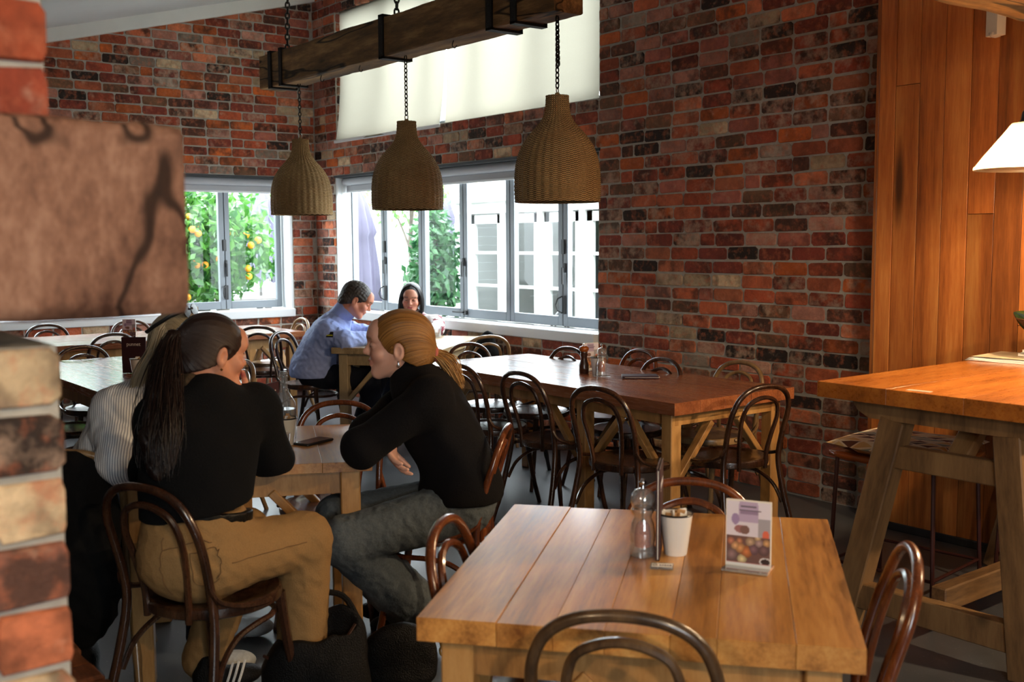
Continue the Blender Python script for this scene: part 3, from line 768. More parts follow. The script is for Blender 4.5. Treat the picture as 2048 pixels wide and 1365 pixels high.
# ------------------------------------------------------------------ bar table and stools
bar = thing('bar_table', 'tall heavy timber trestle table by the timber wall', 'table', (7.82, -1.02, 0))
rg = random.Random(31)
for i, w in enumerate((.29, .29, .29)):
    link('plank', MB().box((0, 0, 0), (1.56, w-.0004, .058), ch=.0012).mesh('plank', 'bar_wood'), bar, loc=(-.29+i*.29, .01, .946), rot=(0, 0, PI/2))
def beam_between(a, b, w, d, mat, nm, par, ch=.005):
    a, b = Vector(a), Vector(b); v = b-a
    z = v.normalized(); y = Vector((0, 1, 0)); x = y.cross(z).normalized(); y = z.cross(x)
    rot = Matrix((x, y, z)).transposed()
    mb = MB().box((0, 0, 0), (w, d, v.length), ch=ch)
    o = link(nm, mb.mesh(nm, mat), par, loc=(a+b)/2); o.rotation_euler = rot.to_euler(); return o
for y in (-.58, .58):
    part('bearer', MB().prism([(-.40, .915), (.40, .915), (.36, .86), (.31, .835), (-.31, .835), (-.36, .86)], y-.04, y+.04, 1), 'bar_frame', bar)
    beam_between((-.215, y, .84), (-.42, y, 0.005), .098, .085, 'bar_frame', 'leg', bar)
    beam_between((.215, y, .84), (.30, y, 0.005), .098, .085, 'bar_frame', 'leg', bar)
    part('rail', MB().box((0, y, .70), (.46, .05, .085), ch=.004), 'bar_frame', bar)
    part('rail', MB().box((-.05, y, .14), (.66, .06, .10), ch=.004), 'bar_frame', bar)
    beam_between((0, y-.03*(1 if y > 0 else -1), .70), (0, y*.55, .91), .08, .05, 'bar_frame', 'brace', bar)
beam_between((-.05, -.55, .19), (-.05, .55, .19), .06, .09, 'bar_frame', 'stretcher', bar)
m, nt, b = nmat('kilim')
tc = N(nt, 'ShaderNodeTexCoord').outputs['Object']
mp = N(nt, 'ShaderNodeMapping'); mp.inputs['Scale'].default_value = (14, 14, 14); mp.inputs['Rotation'].default_value = (0, 0, .5); L(nt, tc, mp.inputs[0])
sx = N(nt, 'ShaderNodeSeparateXYZ'); L(nt, mp.outputs[0], sx.inputs[0])
xi, yi = math_(nt, 'FRACT', sx.outputs[0]), math_(nt, 'FRACT', sx.outputs[1])
dg = math_(nt, 'GREATER_THAN', xi, yi)
fl = N(nt, 'ShaderNodeVectorMath', operation='FLOOR'); L(nt, mp.outputs[0], fl.inputs[0])
cb = N(nt, 'ShaderNodeCombineXYZ'); L(nt, dg, cb.inputs[2]); av = N(nt, 'ShaderNodeVectorMath', operation='MULTIPLY_ADD'); L(nt, fl.outputs[0], av.inputs[0]); av.inputs[1].default_value = (1, 1, 0); L(nt, cb.outputs[0], av.inputs[2])
wn = N(nt, 'ShaderNodeTexWhiteNoise'); L(nt, av.outputs[0], wn.inputs['Vector'])
c = ramp(nt, wn.outputs['Value'], [(0, lin(92, 50, 36)), (.15, lin(206, 168, 112)), (.45, lin(140, 150, 142)), (.65, lin(216, 202, 174)), (.9, lin(60, 40, 34))])
c.node.color_ramp.interpolation = 'CONSTANT'
ed = math_(nt, 'LESS_THAN', math_(nt, 'MINIMUM', math_(nt, 'ABSOLUTE', math_(nt, 'SUBTRACT', xi, yi)), math_(nt, 'MINIMUM', xi, yi)), .10)
L(nt, mix(nt, ed, c, lin(222, 206, 180)), b.inputs['Base Color']); b.inputs['Roughness'].default_value = .9
plain('stool_metal', lin(58, 24, 22), .45, .2)
def stool(x, y, rz, label):
    t = thing('bar_stool', label, 'stool', (x, y, 0), rz, 'cushioned stools at the tall table')
    h = .615; s = .245
    mb = MB(); n = 9; V = []; F = []
    for j in range(n+1):
        for i in range(n+1):
            u, v = i/n*2-1, j/n*2-1; k = .10
            V.append((u*s*(1-k*abs(v)**6*.6), v*s*(1-k*abs(u)**6*.6), h+.012*u*u))
    for j in range(n):
        for i in range(n): a = j*(n+1)+i; F.append((a, a+1, a+n+2, a+n+1))
    o = part('seat', MB().add(V, F), 'pepper_cap', t, True); md = o.modifiers.new('s', 'SOLIDIFY'); md.thickness = .018
    V = []; F = []; n = 14
    for sd in (1, -1):
        for j in range(n+1):
            for i in range(n+1):
                u, v = i/n*2-1, j/n*2-1; e = (1-abs(u)**5)*(1-abs(v)**5)
                V.append((u*(s-.004), v*(s-.004), h+.034+.012*u*u+sd*(.030*max(0, e)**.5)))
    for q in (0, 1):
        o_ = q*(n+1)**2
        for j in range(n):
            for i in range(n): a = o_+j*(n+1)+i; F.append((a, a+1, a+n+2, a+n+1) if q == 0 else (a+n+1, a+n+2, a+1, a))
    part('cushion', MB().add(V, F), 'kilim', t, True)
    for sx in (-1, 1):
        for sy in (-1, 1):
            part('leg', MB().tube([(sx*.205, sy*.205, h-.004), (sx*.225, sy*.225, .006)], .009, 8), 'stool_metal', t, True)
    for (a, b) in (((-1, -1), (1, -1)), ((1, -1), (1, 1)), ((1, 1), (-1, 1)), ((-1, 1), (-1, -1))):
        part('foot_rail', MB().tube([(a[0]*.216, a[1]*.216, .16), (b[0]*.216, b[1]*.216, .16)], .007, 6), 'stool_metal', t, True)
        part('seat_rail', MB().tube([(a[0]*.206, a[1]*.206, h-.012), (b[0]*.206, b[1]*.206, h-.012)], .007, 6), 'stool_metal', t, True)
    return t
# triangle patterned kilim cloth
stool(7.36, -1.13, rad(6), 'square stool with a triangle patterned cushion under the tall table, nearest the brick wall')
stool(7.78, -.52, rad(-4), 'square stool with a triangle patterned cushion behind the frame of the tall table')

# ------------------------------------------------------------------ glass pendants: the bar lamp, and unseen ones added for warm light
m = bpy.data.materials.new('ribbed_glass'); m.use_nodes = True; MATS['ribbed_glass'] = m; nt = m.node_tree; nt.nodes.clear()
o = N(nt, 'ShaderNodeOutputMaterial'); mx = N(nt, 'ShaderNodeMixShader'); t_ = N(nt, 'ShaderNodeBsdfTranslucent'); g_ = N(nt, 'ShaderNodeBsdfGlass')
t_.inputs[0].default_value = (.95, .74, .46, 1); g_.inputs['Roughness'].default_value = .25; g_.inputs['Color'].default_value = (1, .95, .85, 1); mx.inputs[0].default_value = .35
tp_ = N(nt, 'ShaderNodeBsdfTransparent'); mx2 = N(nt, 'ShaderNodeMixShader'); mx2.inputs[0].default_value = .38
L(nt, t_.outputs[0], mx.inputs[1]); L(nt, g_.outputs[0], mx.inputs[2]); L(nt, mx.outputs[0], mx2.inputs[1]); L(nt, tp_.outputs[0], mx2.inputs[2]); L(nt, mx2.outputs[0], o.inputs[0])
m, nt, b = nmat('lit_bulb'); b.inputs['Emission Color'].default_value = (1, .72, .38, 1); b.inputs['Emission Strength'].default_value = 9.0
V = []; F = []; seg = 96
pr = [(.045, .160), (.062, .158), (.072, .145), (.080, .132), (.150, .045), (.172, .016), (.180, .010), (.181, 0), (.174, .004), (.146, .045), (.077, .128), (.066, .150), (.045, .153)]
for j, (r, z) in enumerate(pr):
    for k in range(seg):
        d = .0016*(1 if k % 2 else -1) if 2 < j < 6 else 0
        V.append(((r+d)*math.cos(2*PI*k/seg), (r+d)*math.sin(2*PI*k/seg), z))
for j in range(len(pr)-1):
    for k in range(seg): F.append((j*seg+k, j*seg+(k+1) % seg, (j+1)*seg+(k+1) % seg, (j+1)*seg+k))
gsh = MB().add(V, F).mesh('shade', 'ribbed_glass', True)
gsk = MB().lathe([(0, .25), (.012, .25), (.014, .22), (.022, .21), (.030, .195), (.034, .17), (.046, .158), (.046, .150), (.02, .148), (.018, .11), (0, .11)], 18).mesh('socket', 'black_plastic', True)
gbl = MB().lathe([(0, .035), (.018, .04), (.030, .06), (.030, .075), (.016, .10), (.014, .115), (0, .115)], 14).mesh('bulb', 'lit_bulb', True)
def pendant(x, y, z, ztop, W_, label, grp='lit ribbed glass pendant lamps'):
    t = thing('glass_pendant_lamp', label, 'lamp', (x, y, z), 0, grp)
    link('shade', gsh, t); link('socket', gsk, t); link('bulb', gbl, t)
    part('cord', MB().tube([(0, 0, .25), (0, 0, ztop-z)], .004, 6), 'black_plastic', t)
    l = bpy.data.lights.new('lamp_glow', 'POINT'); l.energy = W_; l.color = (1, .72, .43); l.shadow_soft_size = .04
    lo = bpy.data.objects.new('lamp_glow', l); COL.objects.link(lo); lo.parent = t; lo.location = (0, 0, .025)
    return t
pendant(7.97, -1.42, 1.74, 2.28, 34, 'lit ribbed glass pendant lamp over the tall table')
pendant(7.97, -.66, 1.74, 2.28, 34, 'pendant lamp added outside the view, close to the timber wall, for warm light')  # unseen extra lamp, added for warm light along the bar
pendant(9.7, -1.1, 2.1, ceil_z(-1.1), 130, 'pendant lamp added outside the view by the right hand wall to light the bricks')  # this and the next pendants are unseen, added as warm fill
pendant(10.6, -4.6, 2.1, ceil_z(-4.6), 64, 'pendant lamp added behind the viewer to warm the foreground table')
pendant(9.2, -6.3, 2.0, 2.55, 42, 'pendant lamp added beyond the near pillar, out of view, for warm fill')
b2 = thing('ceiling_beam', 'dark rough beam above the tall table at the top right', 'beam', (7.95, -1.3, 2.275))
o = part('timber', rough_beam(-1.6, 1.05, .2, .22, 8, 40), 'beam_wood', b2); o.rotation_euler = (0, 0, PI/2)
sn = thing('motion_sensor', 'small white motion sensor under the ceiling beam', 'sensor', (7.2, -.285, 2.51), rad(-20))
part('body', MB().prism([(-.035, 0), (.035, 0), (.04, .02), (.035, .05), (-.035, .05), (-.04, .02)], -.075, .06, 2), 'paper_white', sn, True)
part('lens', MB().lathe([(0, -.085), (.02, -.08), (.03, -.07), (.03, -.06), (0, -.06)], 14, (0, .025, 0)), 'white_enamel', sn, True)
# ------------------------------------------------------------------ small things on the tables
def vcol_mat(name, rough=.6):
    m, nt, b = nmat(name); a = N(nt, 'ShaderNodeAttribute'); a.attribute_name = 'Col'; L(nt, a.outputs['Color'], b.inputs['Base Color']); b.inputs['Roughness'].default_value = rough
    return m
vcol_mat('print', .45)
glass('water', (.93, .96, .97, 1), 0, 1.33)
def print_sheet(w, h, fn, nx, ny, name='print', mat='print'):
    """flat printed sheet in the local xz plane, bottom centre at the origin, facing -y"""
    V = [(-w/2+w*i/nx, 0, h*j/ny) for j in range(ny+1) for i in range(nx+1)]
    F = [(j*(nx+1)+i, j*(nx+1)+i+1, (j+1)*(nx+1)+i+1, (j+1)*(nx+1)+i) for j in range(ny) for i in range(nx)]
    me = bpy.data.meshes.new(name); me.from_pydata(V, [], F); me.materials.append(MATS[mat])
    c = np.array([fn(i/nx, j/ny) for j in range(ny+1) for i in range(nx+1)], dtype=np.float32)
    at = me.color_attributes.new('Col', 'FLOAT_COLOR', 'POINT'); at.data.foreach_set('color', c.ravel())
    return me
BL = [(.12, .16, .14, (150, 120, 120)), (.32, .27, .12, (206, 150, 100)), (.46, .22, .14, (196, 120, 74)), (.2, .30, .10, (214, 164, 118)), (.62, .27, .13, (128, 98, 108)), (.86, .27, .13, (120, 92, 96)), (.55, .38, .11, (190, 160, 132)), (.75, .37, .10, (176, 148, 146)), (.92, .38, .09, (206, 160, 112)), (.1, .37, .09, (196, 128, 104)), (.3, .38, .07, (200, 136, 104)), (.72, .45, .08, (206, 176, 136)), (.36, .10, .11, (226, 206, 158))]
def food_print(u, v):
    c = (226, 220, 232)
    if v > .46:
        if abs(u-.5) < .24-.05*(v-.5): c = (186, 168, 198) if v > .68 else (222, 216, 228)
        if u > .72 and .46 < v < .75: c = (168, 164, 172)
        if (u-.2)**2+(v-.72)**2 < .008: c = (160, 140, 182)
        if (u-.32)**2/.02+(v-.57)**2/.004 < 1: c = (158, 110, 112)
        if (u-.42)**2/.012+(v-.56)**2/.005 < 1: c = (128, 96, 90)
        if (u-.9)**2+(v-.50)**2 < .006: c = (222, 110, 84)
        if v > .80 and .3 < u < .72 and v < .86: c = (150, 130, 160)
    else:
        c = (112, 82, 78); best = 9
        for (x, y, r, k) in BL:
            d = ((u-x)**2+((v-y)*1.45)**2)**.5/r
            if d < 1 and d < best:
                best = d; s = 1.12-.42*d; c = tuple(min(255, q*s) for q in k)
        if (u-.9)**2/.02+(v-.09)**2/.004 < 1: c = (220, 214, 214) if (u-.9)**2/.011+(v-.09)**2/.002 > 1 else (52, 36, 38)
    if v < .035: c = (232, 230, 228)
    if .035 < v < .05: c = (176, 104, 100)
    return lin(*c)
plain('grey_ink', lin(120, 108, 124), .7)
fp = print_sheet(.100, .150, food_print, 60, 90)
def text(body, size, mat, parent, loc, rot, name='lettering', ext=.0003):
    cu_ = bpy.data.curves.new(name, 'FONT'); cu_.body = body; cu_.size = size; cu_.align_x = 'CENTER'; cu_.extrude = ext
    cu_.materials.append(MATS[mat])
    tmp = bpy.data.objects.new(name, cu_); COL.objects.link(tmp); bpy.context.view_layer.update()
    me = bpy.data.meshes.new_from_object(tmp.evaluated_get(bpy.context.evaluated_depsgraph_get())); bpy.data.objects.remove(tmp); bpy.data.curves.remove(cu_)
    if not me.materials: me.materials.append(MATS[mat])
    return link(name, me, parent, loc=loc, rot=rot, kind='stuff')
def card_stand(x, y, z, az, label, sc=1.0):
    t = thing('card_stand', label, 'card', (x, y, z), rad(az), 'acrylic stands with food pictures')
    link('picture', fp, t, loc=(0, -.0032, .008)); link('picture_back', fp, t, loc=(0, .0032, .008), rot=(0, 0, PI))
    mb = MB(); mb.box((0, 0, .083), (.104, .0058, .156)); part('panel', mb, 'paper_white', t)
    mb = MB(); mb.box((0, -.018, .0035), (.106, .045, .005), ch=.001); mb.box((0, .018, .0035), (.106, .03, .005), ch=.001); part('foot', mb, 'acrylic', t)
    part('heading', MB().box((0, -.0036, .147), (.036, .0006, .004)), 'grey_ink', t)
    part('heading', MB().box((.004, -.0036, .138), (.05, .0006, .0025)), 'grey_ink', t)
    return t
card_stand(8.252, -3.222, .745, 27, 'acrylic stand with a pastry picture on the foreground table')
card_stand(5.20, -.96, .75, 75, 'acrylic stand behind the pepper mill on the long table')
card_stand(1.36, -2.36, .75, 52, 'small picture card on the pale table by the left wall')
plain('pink_salt', lin(196, 120, 104), .7, nz=(180, .7), bmp=.5)
def salt_mill(x, y, z, label, sc=1.0):
    t = thing('salt_mill', label, 'grinder', (x, y, z), 0, 'clear acrylic salt mills')
    P = lambda pr: [(r*sc, h*sc) for r, h in pr]
    part('body', MB().lathe(P([(0, 0), (.027, 0), (.031, .004), (.031, .02), (.028, .03), (.030, .04), (.031, .055), (.027, .08), (.021, .095), (.022, .103), (.026, .108), (.026, .114), (.023, .118)]), 20), 'acrylic', t, True)
    part('salt', MB().lathe(P([(0, .022), (.019, .024), (.020, .05), (.016, .075), (.009, .084), (0, .085)]), 14), 'pink_salt', t, True)
    part('head', MB().lathe(P([(.021, .118), (.027, .124), (.030, .135), (.028, .150), (.019, .161), (.008, .165), (0, .165)]), 20), 'acrylic', t, True)
    part('shaft', MB().lathe(P([(0, .02), (.0035, .02), (.0035, .16), (0, .16)]), 8), 'steel', t, True)
    part('knob', MB().lathe(P([(0, .163), (.005, .165), (.004, .172), (.009, .178), (.009, .182), (.004, .188), (0, .189)]), 12), 'steel', t, True)
    part('collar', MB().lathe(P([(.020, .116), (.0225, .116), (.0225, .121), (.020, .121)]), 18, closed=True), 'steel', t, True)
    return t
salt_mill(8.024, -3.336, .745, 'clear salt mill with pink salt on the foreground table')
salt_mill(5.44, -1.09, .752, 'clear salt mill beside the white cup on the long table', .95)
salt_mill(5.93, -3.385, .75, 'clear salt mill beside the dark haired woman')
plain('sachet', lin(176, 132, 84), .7)
def cup(x, y, z, label, mat, r=.041, h=.10, fill=True, seed=1):
    t = thing('enamel_cup', label, 'cup', (x, y, z), 0, 'enamel cups of sugar sachets')
    part('body', MB().lathe([(0, 0), (r*.66, 0), (r*.68, .004), (r*.97, h-.004), (r*.97, h), (r*.93, h), (r*.66, .008), (0, .008)], 28), mat, t, True)
    part('rim', MB().tube([(r*.985*math.cos(2*PI*k/28), r*.985*math.sin(2*PI*k/28), h) for k in range(28)], .0024, 6, True), 'dark_rim', t, True)
    rg = random.Random(seed)
    for k in range(9):
        a = rg.uniform(0, 6.28); q = rg.uniform(0, r*.5)
        me = MB().box((0, 0, 0), (.022, .004, .05), ch=.001).mesh('sachet', 'sachet' if k % 3 else 'paper_white')
        link('sachet', me, t, loc=(q*math.cos(a), q*math.sin(a), h-.026+rg.uniform(0, .016)), rot=(rg.uniform(-.3, .3), rg.uniform(-.3, .3), rg.uniform(0, 3)))
    return t
cup(8.062, -3.262, .745, 'chipped white enamel cup on the foreground table', 'white_enamel', seed=1)
cup(6.19, -3.375, .75, 'cream enamel cup in front of the glass bottle', 'cream_enamel', seed=2)
cup(5.375, -1.065, .75, 'white enamel cup beside the pepper mill on the long table', 'white_enamel', .039, .098, seed=3)
cup(3.80, -3.115, .75, 'white cup of sugar cubes in front of the maroon menu', 'white_enamel', .046, .105, seed=4)
def menu(x, y, z, az, label, lettering=True, w=.145, h=.21, tilt=0.0):
    t = thing('menu_folder', label, 'menu', (x, y, z), rad(az), 'maroon menu folders')
    t.rotation_euler = (tilt, 0, rad(az))
    part('cover', MB().box((0, -.003, h/2+.001), (w, .003, h), ch=.0008), 'menu_maroon', t); part('cover', MB().box((0, .003, h/2+.001), (w, .003, h), ch=.0008), 'menu_maroon', t)
    part('pages', MB().box((0, 0, h/2), (w-.006, .0026, h-.008)), 'paper_white', t)
    if lettering: text('punnet', .030, 'menu_print', t, (0, -.0050, h*.765), (PI/2, 0, 0))
    return t
menu(3.60, -3.07, .75, 47, 'maroon menu standing on the table behind the women', True)
menu(8.035, -3.29, .745, 131, 'maroon menu standing edge on beside the salt mill on the foreground table', True, .14, .22)
menu(5.87, -3.29, .75, 122, 'maroon menu standing edge on behind the glass bottle', True, .13, .19)
menu(1.05, -1.92, .75, 50, 'maroon menu on the pale table above the striped shirt', True)
menu(2.62, -.60, .75, 70, 'maroon menu between the man and the woman in the patterned blouse', True, .10, .19)
lb = thing('menu_holder', 'clear holder foot with a small printed label under the foreground menu', 'holder', (8.118, -3.366, .745), rad(42))
part('plate', MB().box((.0, 0, .002), (.052, .045, .004), ch=.001), 'acrylic', lb); part('label', MB().box((0, 0, .0046), (.048, .026, .0006)), 'paper_white', lb)
for k in range(5): part('print_mark', MB().box((-.004+k*.0058, -.0005, .0051), (.0042, .007-.0015*(k % 2), .0005)), 'grey_ink', lb)
part('emblem', MB().tube([(-.016+.005*math.cos(a), .006*math.sin(a), .0052) for a in [2*PI*k/14 for k in range(14)]], .0007, 5, True), 'dark_rim', lb)
wl = thing('menu_wallet', 'dark folded wallet lying on the long table', 'wallet', (5.64, -.99, .75), rad(50))
part('cover', MB().box((0, 0, .004), (.20, .105, .006), ch=.002), 'menu_maroon', wl); part('cover', MB().box((0, 0, .013), (.20, .105, .006), ch=.002), 'menu_maroon', wl); part('bill', MB().box((.01, 0, .0085), (.19, .095, .002)), 'paper_white', wl)
pm = thing('pepper_mill', 'turned wooden pepper mill on the long table', 'grinder', (5.285, -1.085, .75))
part('body', MB().lathe([(0, 0), (.026, 0), (.028, .004), (.027, .022), (.029, .026), (.027, .032), (.028, .045), (.024, .06), (.019, .078), (.018, .092), (.022, .105), (.022, .112), (.019, .115), (.022, .119), (.021, .126), (0, .126)], 22), 'pepper_wood', pm, True)
part('head', MB().lathe([(0, .126), (.022, .126), (.028, .134), (.029, .142), (.025, .151), (.014, .157), (0, .158)], 22), 'pepper_cap', pm, True)
part('knob', MB().lathe([(0, .157), (.003, .158), (.003, .163), (.006, .166), (.005, .171), (0, .172)], 12), 'steel', pm, True)
pt = thing('label_plate', 'small clear label plate under the salt mill on the long table', 'plate', (5.44, -1.09, .75), rad(50)); part('plate', MB().box((0, 0, .001), (.095, .05, .002)), 'acrylic', pt)
bt = thing('glass_bottle', 'clear glass water bottle on the table of the three women', 'bottle', (6.085, -3.33, .75))
part('body', MB().lathe([(0, .006), (.02, .004), (.038, 0), (.045, .005), (.046, .02), (.046, .125), (.042, .145), (.030, .165), (.018, .185), (.0145, .20), (.014, .235), (.0155, .238), (.0155, .244), (.014, .246), (.0155, .249), (.0155, .255), (.014, .258), (.014, .262), (.011, .262)], 32), 'clear_glass', bt, True)
part('water', MB().lathe([(0, .009), (.036, .009), (.042, .014), (.0435, .02), (.0435, .118), (0, .118)], 28), 'water', bt, True)
def tumbler(x, y, z, label, r=.03, h=.075):
    t = thing('water_glass', label, 'glass', (x, y, z)); 
    part('body', MB().lathe([(0, .004), (r*.75, 0), (r*.82, .002), (r, h), (r-.0015, h), (r*.8, .008), (0, .008)], 24), 'clear_glass', t, True)
    part('water', MB().lathe([(0, .009), (r*.76, .009), (r*.86, h*.5), (0, h*.5)], 20), 'water', t, True)
    return t
tumbler(6.275, -3.43, .75, 'small empty glass at the elbow of the dark haired woman', .027, .06)
tumbler(2.80, -.42, .75, 'glass of water on the table of the couple', .035, .085)
ph = thing('phone', 'black phone lying on the table of the three women', 'phone', (6.222, -3.279, .75), rad(112))
part('case', MB().box((0, 0, .0045), (.150, .072, .009), ch=.003), 'black_plastic', ph); part('screen', MB().box((0, 0, .0093), (.142, .066, .0008)), 'phone_black', ph)
cc = thing('coffee_cup', 'dark cup of coffee in front of the woman in the patterned blouse', 'cup', (2.56, -.38, .75))
part('body', MB().lathe([(0, 0), (.025, 0), (.04, .02), (.045, .06), (.043, .06), (.036, .02), (0, .006)], 24), 'phone_black', cc, True); part('saucer', MB().lathe([(0, -.0), (.04, .0), (.07, .008), (.07, .011), (.04, .004), (0, .004)], 24), 'phone_black', cc, True)
part('coffee', MB().lathe([(0, .052), (.042, .052), (.042, .054), (0, .0545)], 20), 'sachet', cc); part('handle', MB().tube(spline([(.042, 0, .05), (.065, 0, .05), (.065, 0, .025), (.04, 0, .022)], 5), .005, 6), 'phone_black', cc, True)
dp = thing('dip_bowl', 'little pale dip bowl on the table of the couple', 'bowl', (2.68, -.46, .75)); part('body', MB().lathe([(0, 0), (.022, 0), (.032, .03), (.030, .03), (.020, .005), (0, .005)], 20), 'paper_white', dp, True); part('dip', MB().lathe([(0, .024), (.027, .024), (0, .026)], 16), 'sachet', dp)
tag(part('napkin', MB().box((2.86, -.62, .752), (.2, .15, .003), ch=.001), 'paper_white', None), 'white paper napkin on the table of the couple', 'napkin')

# ------------------------------------------------------------------ on the bar table
def page(u, v):
    c = (214, 196, 160)
    if .08 < u < .92 and (int(v*60) % 2) and ((u*4) % 1) > .08: c = (176, 158, 128)
    if .5 < u < .95 and .15 < v < .6: c = (110, 104, 84)
    if v > .86: c = (150, 130, 104) if .1 < u < .7 else c
    return lin(*c)
nw = thing('newspaper', 'folded newspaper at the far end of the tall table', 'newspaper', (7.60, -.55, .975), rad(4))
for k in range(4):
    V = []; F = []; n = 16
    for j in range(3):
        for i in range(n+1): V.append((-.24+.48*i/n, -.16+.16*j, .003+k*.0035+.004*math.sin(i*.6+k)*(i/n-.5)**2*3))
    for j in range(2):
        for i in range(n): a = j*(n+1)+i; F.append((a, a+1, a+n+2, a+n+1))
    o = part('sheet', MB().add(V, F), 'paper_white', nw, True, loc=(.006*k, .004*k, 0)); md = o.modifiers.new('s', 'SOLIDIFY'); md.thickness = .0022
np_ = print_sheet(.46, .30, page, 46, 60); link('printed_page', np_, nw, loc=(.01, -.145, .0185), rot=(-PI/2, 0, 0))
zt = .975+.021
for k, (c, th, dx) in enumerate((((210, 200, 190), .012, 0), ((60, 66, 58), .006, .01), ((226, 222, 206), .010, .015))):
    m_ = thing('magazine', ('pale magazine at the bottom of the pile on the newspaper', 'thin dark magazine in the middle of the pile on the newspaper', 'white edged magazine at the top of the pile on the newspaper')[k], 'magazine', (7.66+dx, -.47, zt), rad(3+2*k))
    nm = 'mag%d' % k; plain(nm, lin(*c), .5)
    part('pages', MB().box((0, 0, th/2), (.27, .20, th-.002)), 'paper_white', m_); part('cover', MB().box((0, 0, th-.0008), (.272, .202, .0012)), nm, m_); part('cover', MB().box((0, 0, .0006), (.272, .202, .0012)), nm, m_); zt += th+.0006
wood('bowl_wood', lin(30, 16, 9), lin(62, 34, 18), lin(96, 58, 32), (6, 6, 14), .4, .2, .05, .2)
bw = thing('wooden_bowl', 'dark wooden bowl on the pile of magazines', 'bowl', (7.665, -.46, zt))
part('body', MB().lathe([(0, 0), (.05, 0), (.06, .006), (.13, .07), (.182, .125), (.190, .132), (.184, .134), (.176, .128), (.12, .075), (.05, .014), (0, .012)], 36), 'bowl_wood', bw, True)
plain('gourd_skin', lin(40, 52, 22), .35, nz=(22, 2.6), bmp=.3)
def gourd(x, y, z, s, rz, label):
    V = []; F = []; n, m = 24, 16
    for j in range(m+1):
        v = j/m; r = math.sin(PI*v)**.7*(.5+.5*(1-v)) * .062
        for k in range(n):
            a = 2*PI*k/n; q = r*(1+.10*math.cos(8*a)); V.append((q*math.cos(a)+.05*v*v, q*math.sin(a), .17*v-.02))
    for j in range(m):
        for k in range(n): F.append((j*n+k, j*n+(k+1) % n, (j+1)*n+(k+1) % n, (j+1)*n+k))
    o = tag(part('gourd', MB().add(V, F), 'gourd_skin', None, True), label, 'gourd', 'gourds in the wooden bowl'); o.location = (x, y, z); o.rotation_euler = (.5, .7, rz); o.scale = (s, s, s)
    return o
gourd(7.60, -.50, zt+.085, 1.0, 3.6, 'knobbly dark green gourd at the left of the wooden bowl'); gourd(7.70, -.42, zt+.09, 1.1, .6, 'second green gourd lying further right in the wooden bowl')
tag(part('sticker', MB().box((7.775, -1.745, .9757), (.085, .03, .0012), rot=Matrix.Rotation(.1, 3, 'Z')), 'cream_enamel', None), 'small pale sticker near the edge of the tall table', 'sticker')
# ------------------------------------------------------------------ courtyard outside
plain('paving', lin(150, 148, 142), .9, nz=(3, .85)); plain('white_paint', lin(206, 208, 206), .6, nz=(4, .95)); plain('weatherboard', lin(190, 192, 190), .7)
plain('grey_canvas', lin(96, 92, 112), .9, nz=(8, .85)); plain('bark', lin(92, 84, 74), .9, nz=(14, .6), bmp=.6); plain('outdoor_wood', lin(104, 100, 98), .8, nz=(10, .8)); plain('brown_board', lin(120, 84, 56), .7, nz=(6, .7))
plain('dark_room', lin(60, 64, 64), .8); plain('orange_peel', lin(236, 156, 28), .45); plain('cream_wall', lin(206, 204, 192), .8)
def leaf_mat(nm, c1, c2):
    m, nt, b = nmat(nm); gi = N(nt, 'ShaderNodeNewGeometry'); c = ramp(nt, gi.outputs['Random Per Island'], [(0, c1), (1, c2)]); L(nt, c, b.inputs['Base Color']); b.inputs['Roughness'].default_value = .35
    tr = N(nt, 'ShaderNodeBsdfTranslucent'); L(nt, c, tr.inputs[0]); mx = N(nt, 'ShaderNodeMixShader'); mx.inputs[0].default_value = .35
    L(nt, b.outputs[0], mx.inputs[1]); L(nt, tr.outputs[0], mx.inputs[2]); L(nt, mx.outputs[0], nt.nodes['Material Output'].inputs[0])
leaf_mat('citrus_leaf', lin(30, 84, 34), lin(92, 148, 60)); leaf_mat('dark_leaf', lin(24, 66, 40), lin(70, 118, 70)); leaf_mat('light_leaf', lin(70, 120, 60), lin(150, 180, 110))
struct('courtyard_ground', MB().box((-8, 4, -.32), (40, 30, .1)), 'paving', 'pale paved courtyard outside the windows')
def leaves(c, rad3, n, size, seed, mat, hollow=.35, flat=1.0):
    rg = np.random.default_rng(seed); V = []; F = []
    d = rg.normal(size=(n, 3)); d /= np.linalg.norm(d, axis=1)[:, None]; rr = hollow+(1-hollow)*rg.random(n)**.6
    blob = 1+.22*np.sin(d[:, 0]*5+seed)*np.cos(d[:, 2]*6+seed*2)
    P = np.array(c)+d*rr[:, None]*blob[:, None]*np.array(rad3)
    for p in P:
        a = Vector(rg.normal(size=3)); a.z -= .5; a.normalize(); b_ = a.cross(Vector(rg.normal(size=3))).normalized(); s = size*rg.uniform(.7, 1.3); nn = a.cross(b_)
        p = Vector(p); o = len(V)
        V += [p, p+a*s*.5+b_*s*.26+nn*s*.05, p+a*s, p+a*s*.5-b_*s*.26+nn*s*.05]; F.append((o, o+1, o+2, o+3))
    me = bpy.data.meshes.new('foliage'); me.from_pydata([tuple(v) for v in V], [], F); me.materials.append(MATS[mat]); return me
ct = thing('citrus_tree', 'leafy citrus tree full of orange fruit outside the left window', 'tree', (-2.4, -.15, -.27))
for i, (x, y, lean) in enumerate(((0, -.45, .1), (.1, .15, -.08), (-.1, -.1, .05))):
    part('trunk', MB().tube(spline([(x, y, 0), (x+.02, y+lean*.5, .7), (x, y+lean, 1.3), (x, y+lean*2.5, 2.0)], 5), [.11-.004*k for k in range(16)], 9), 'bark', ct, True)
link('foliage', leaves((0, -.2, 1.75), (.65, 1.0, .75), 5200, .12, 1, 'citrus_leaf', .2), ct, kind='stuff')
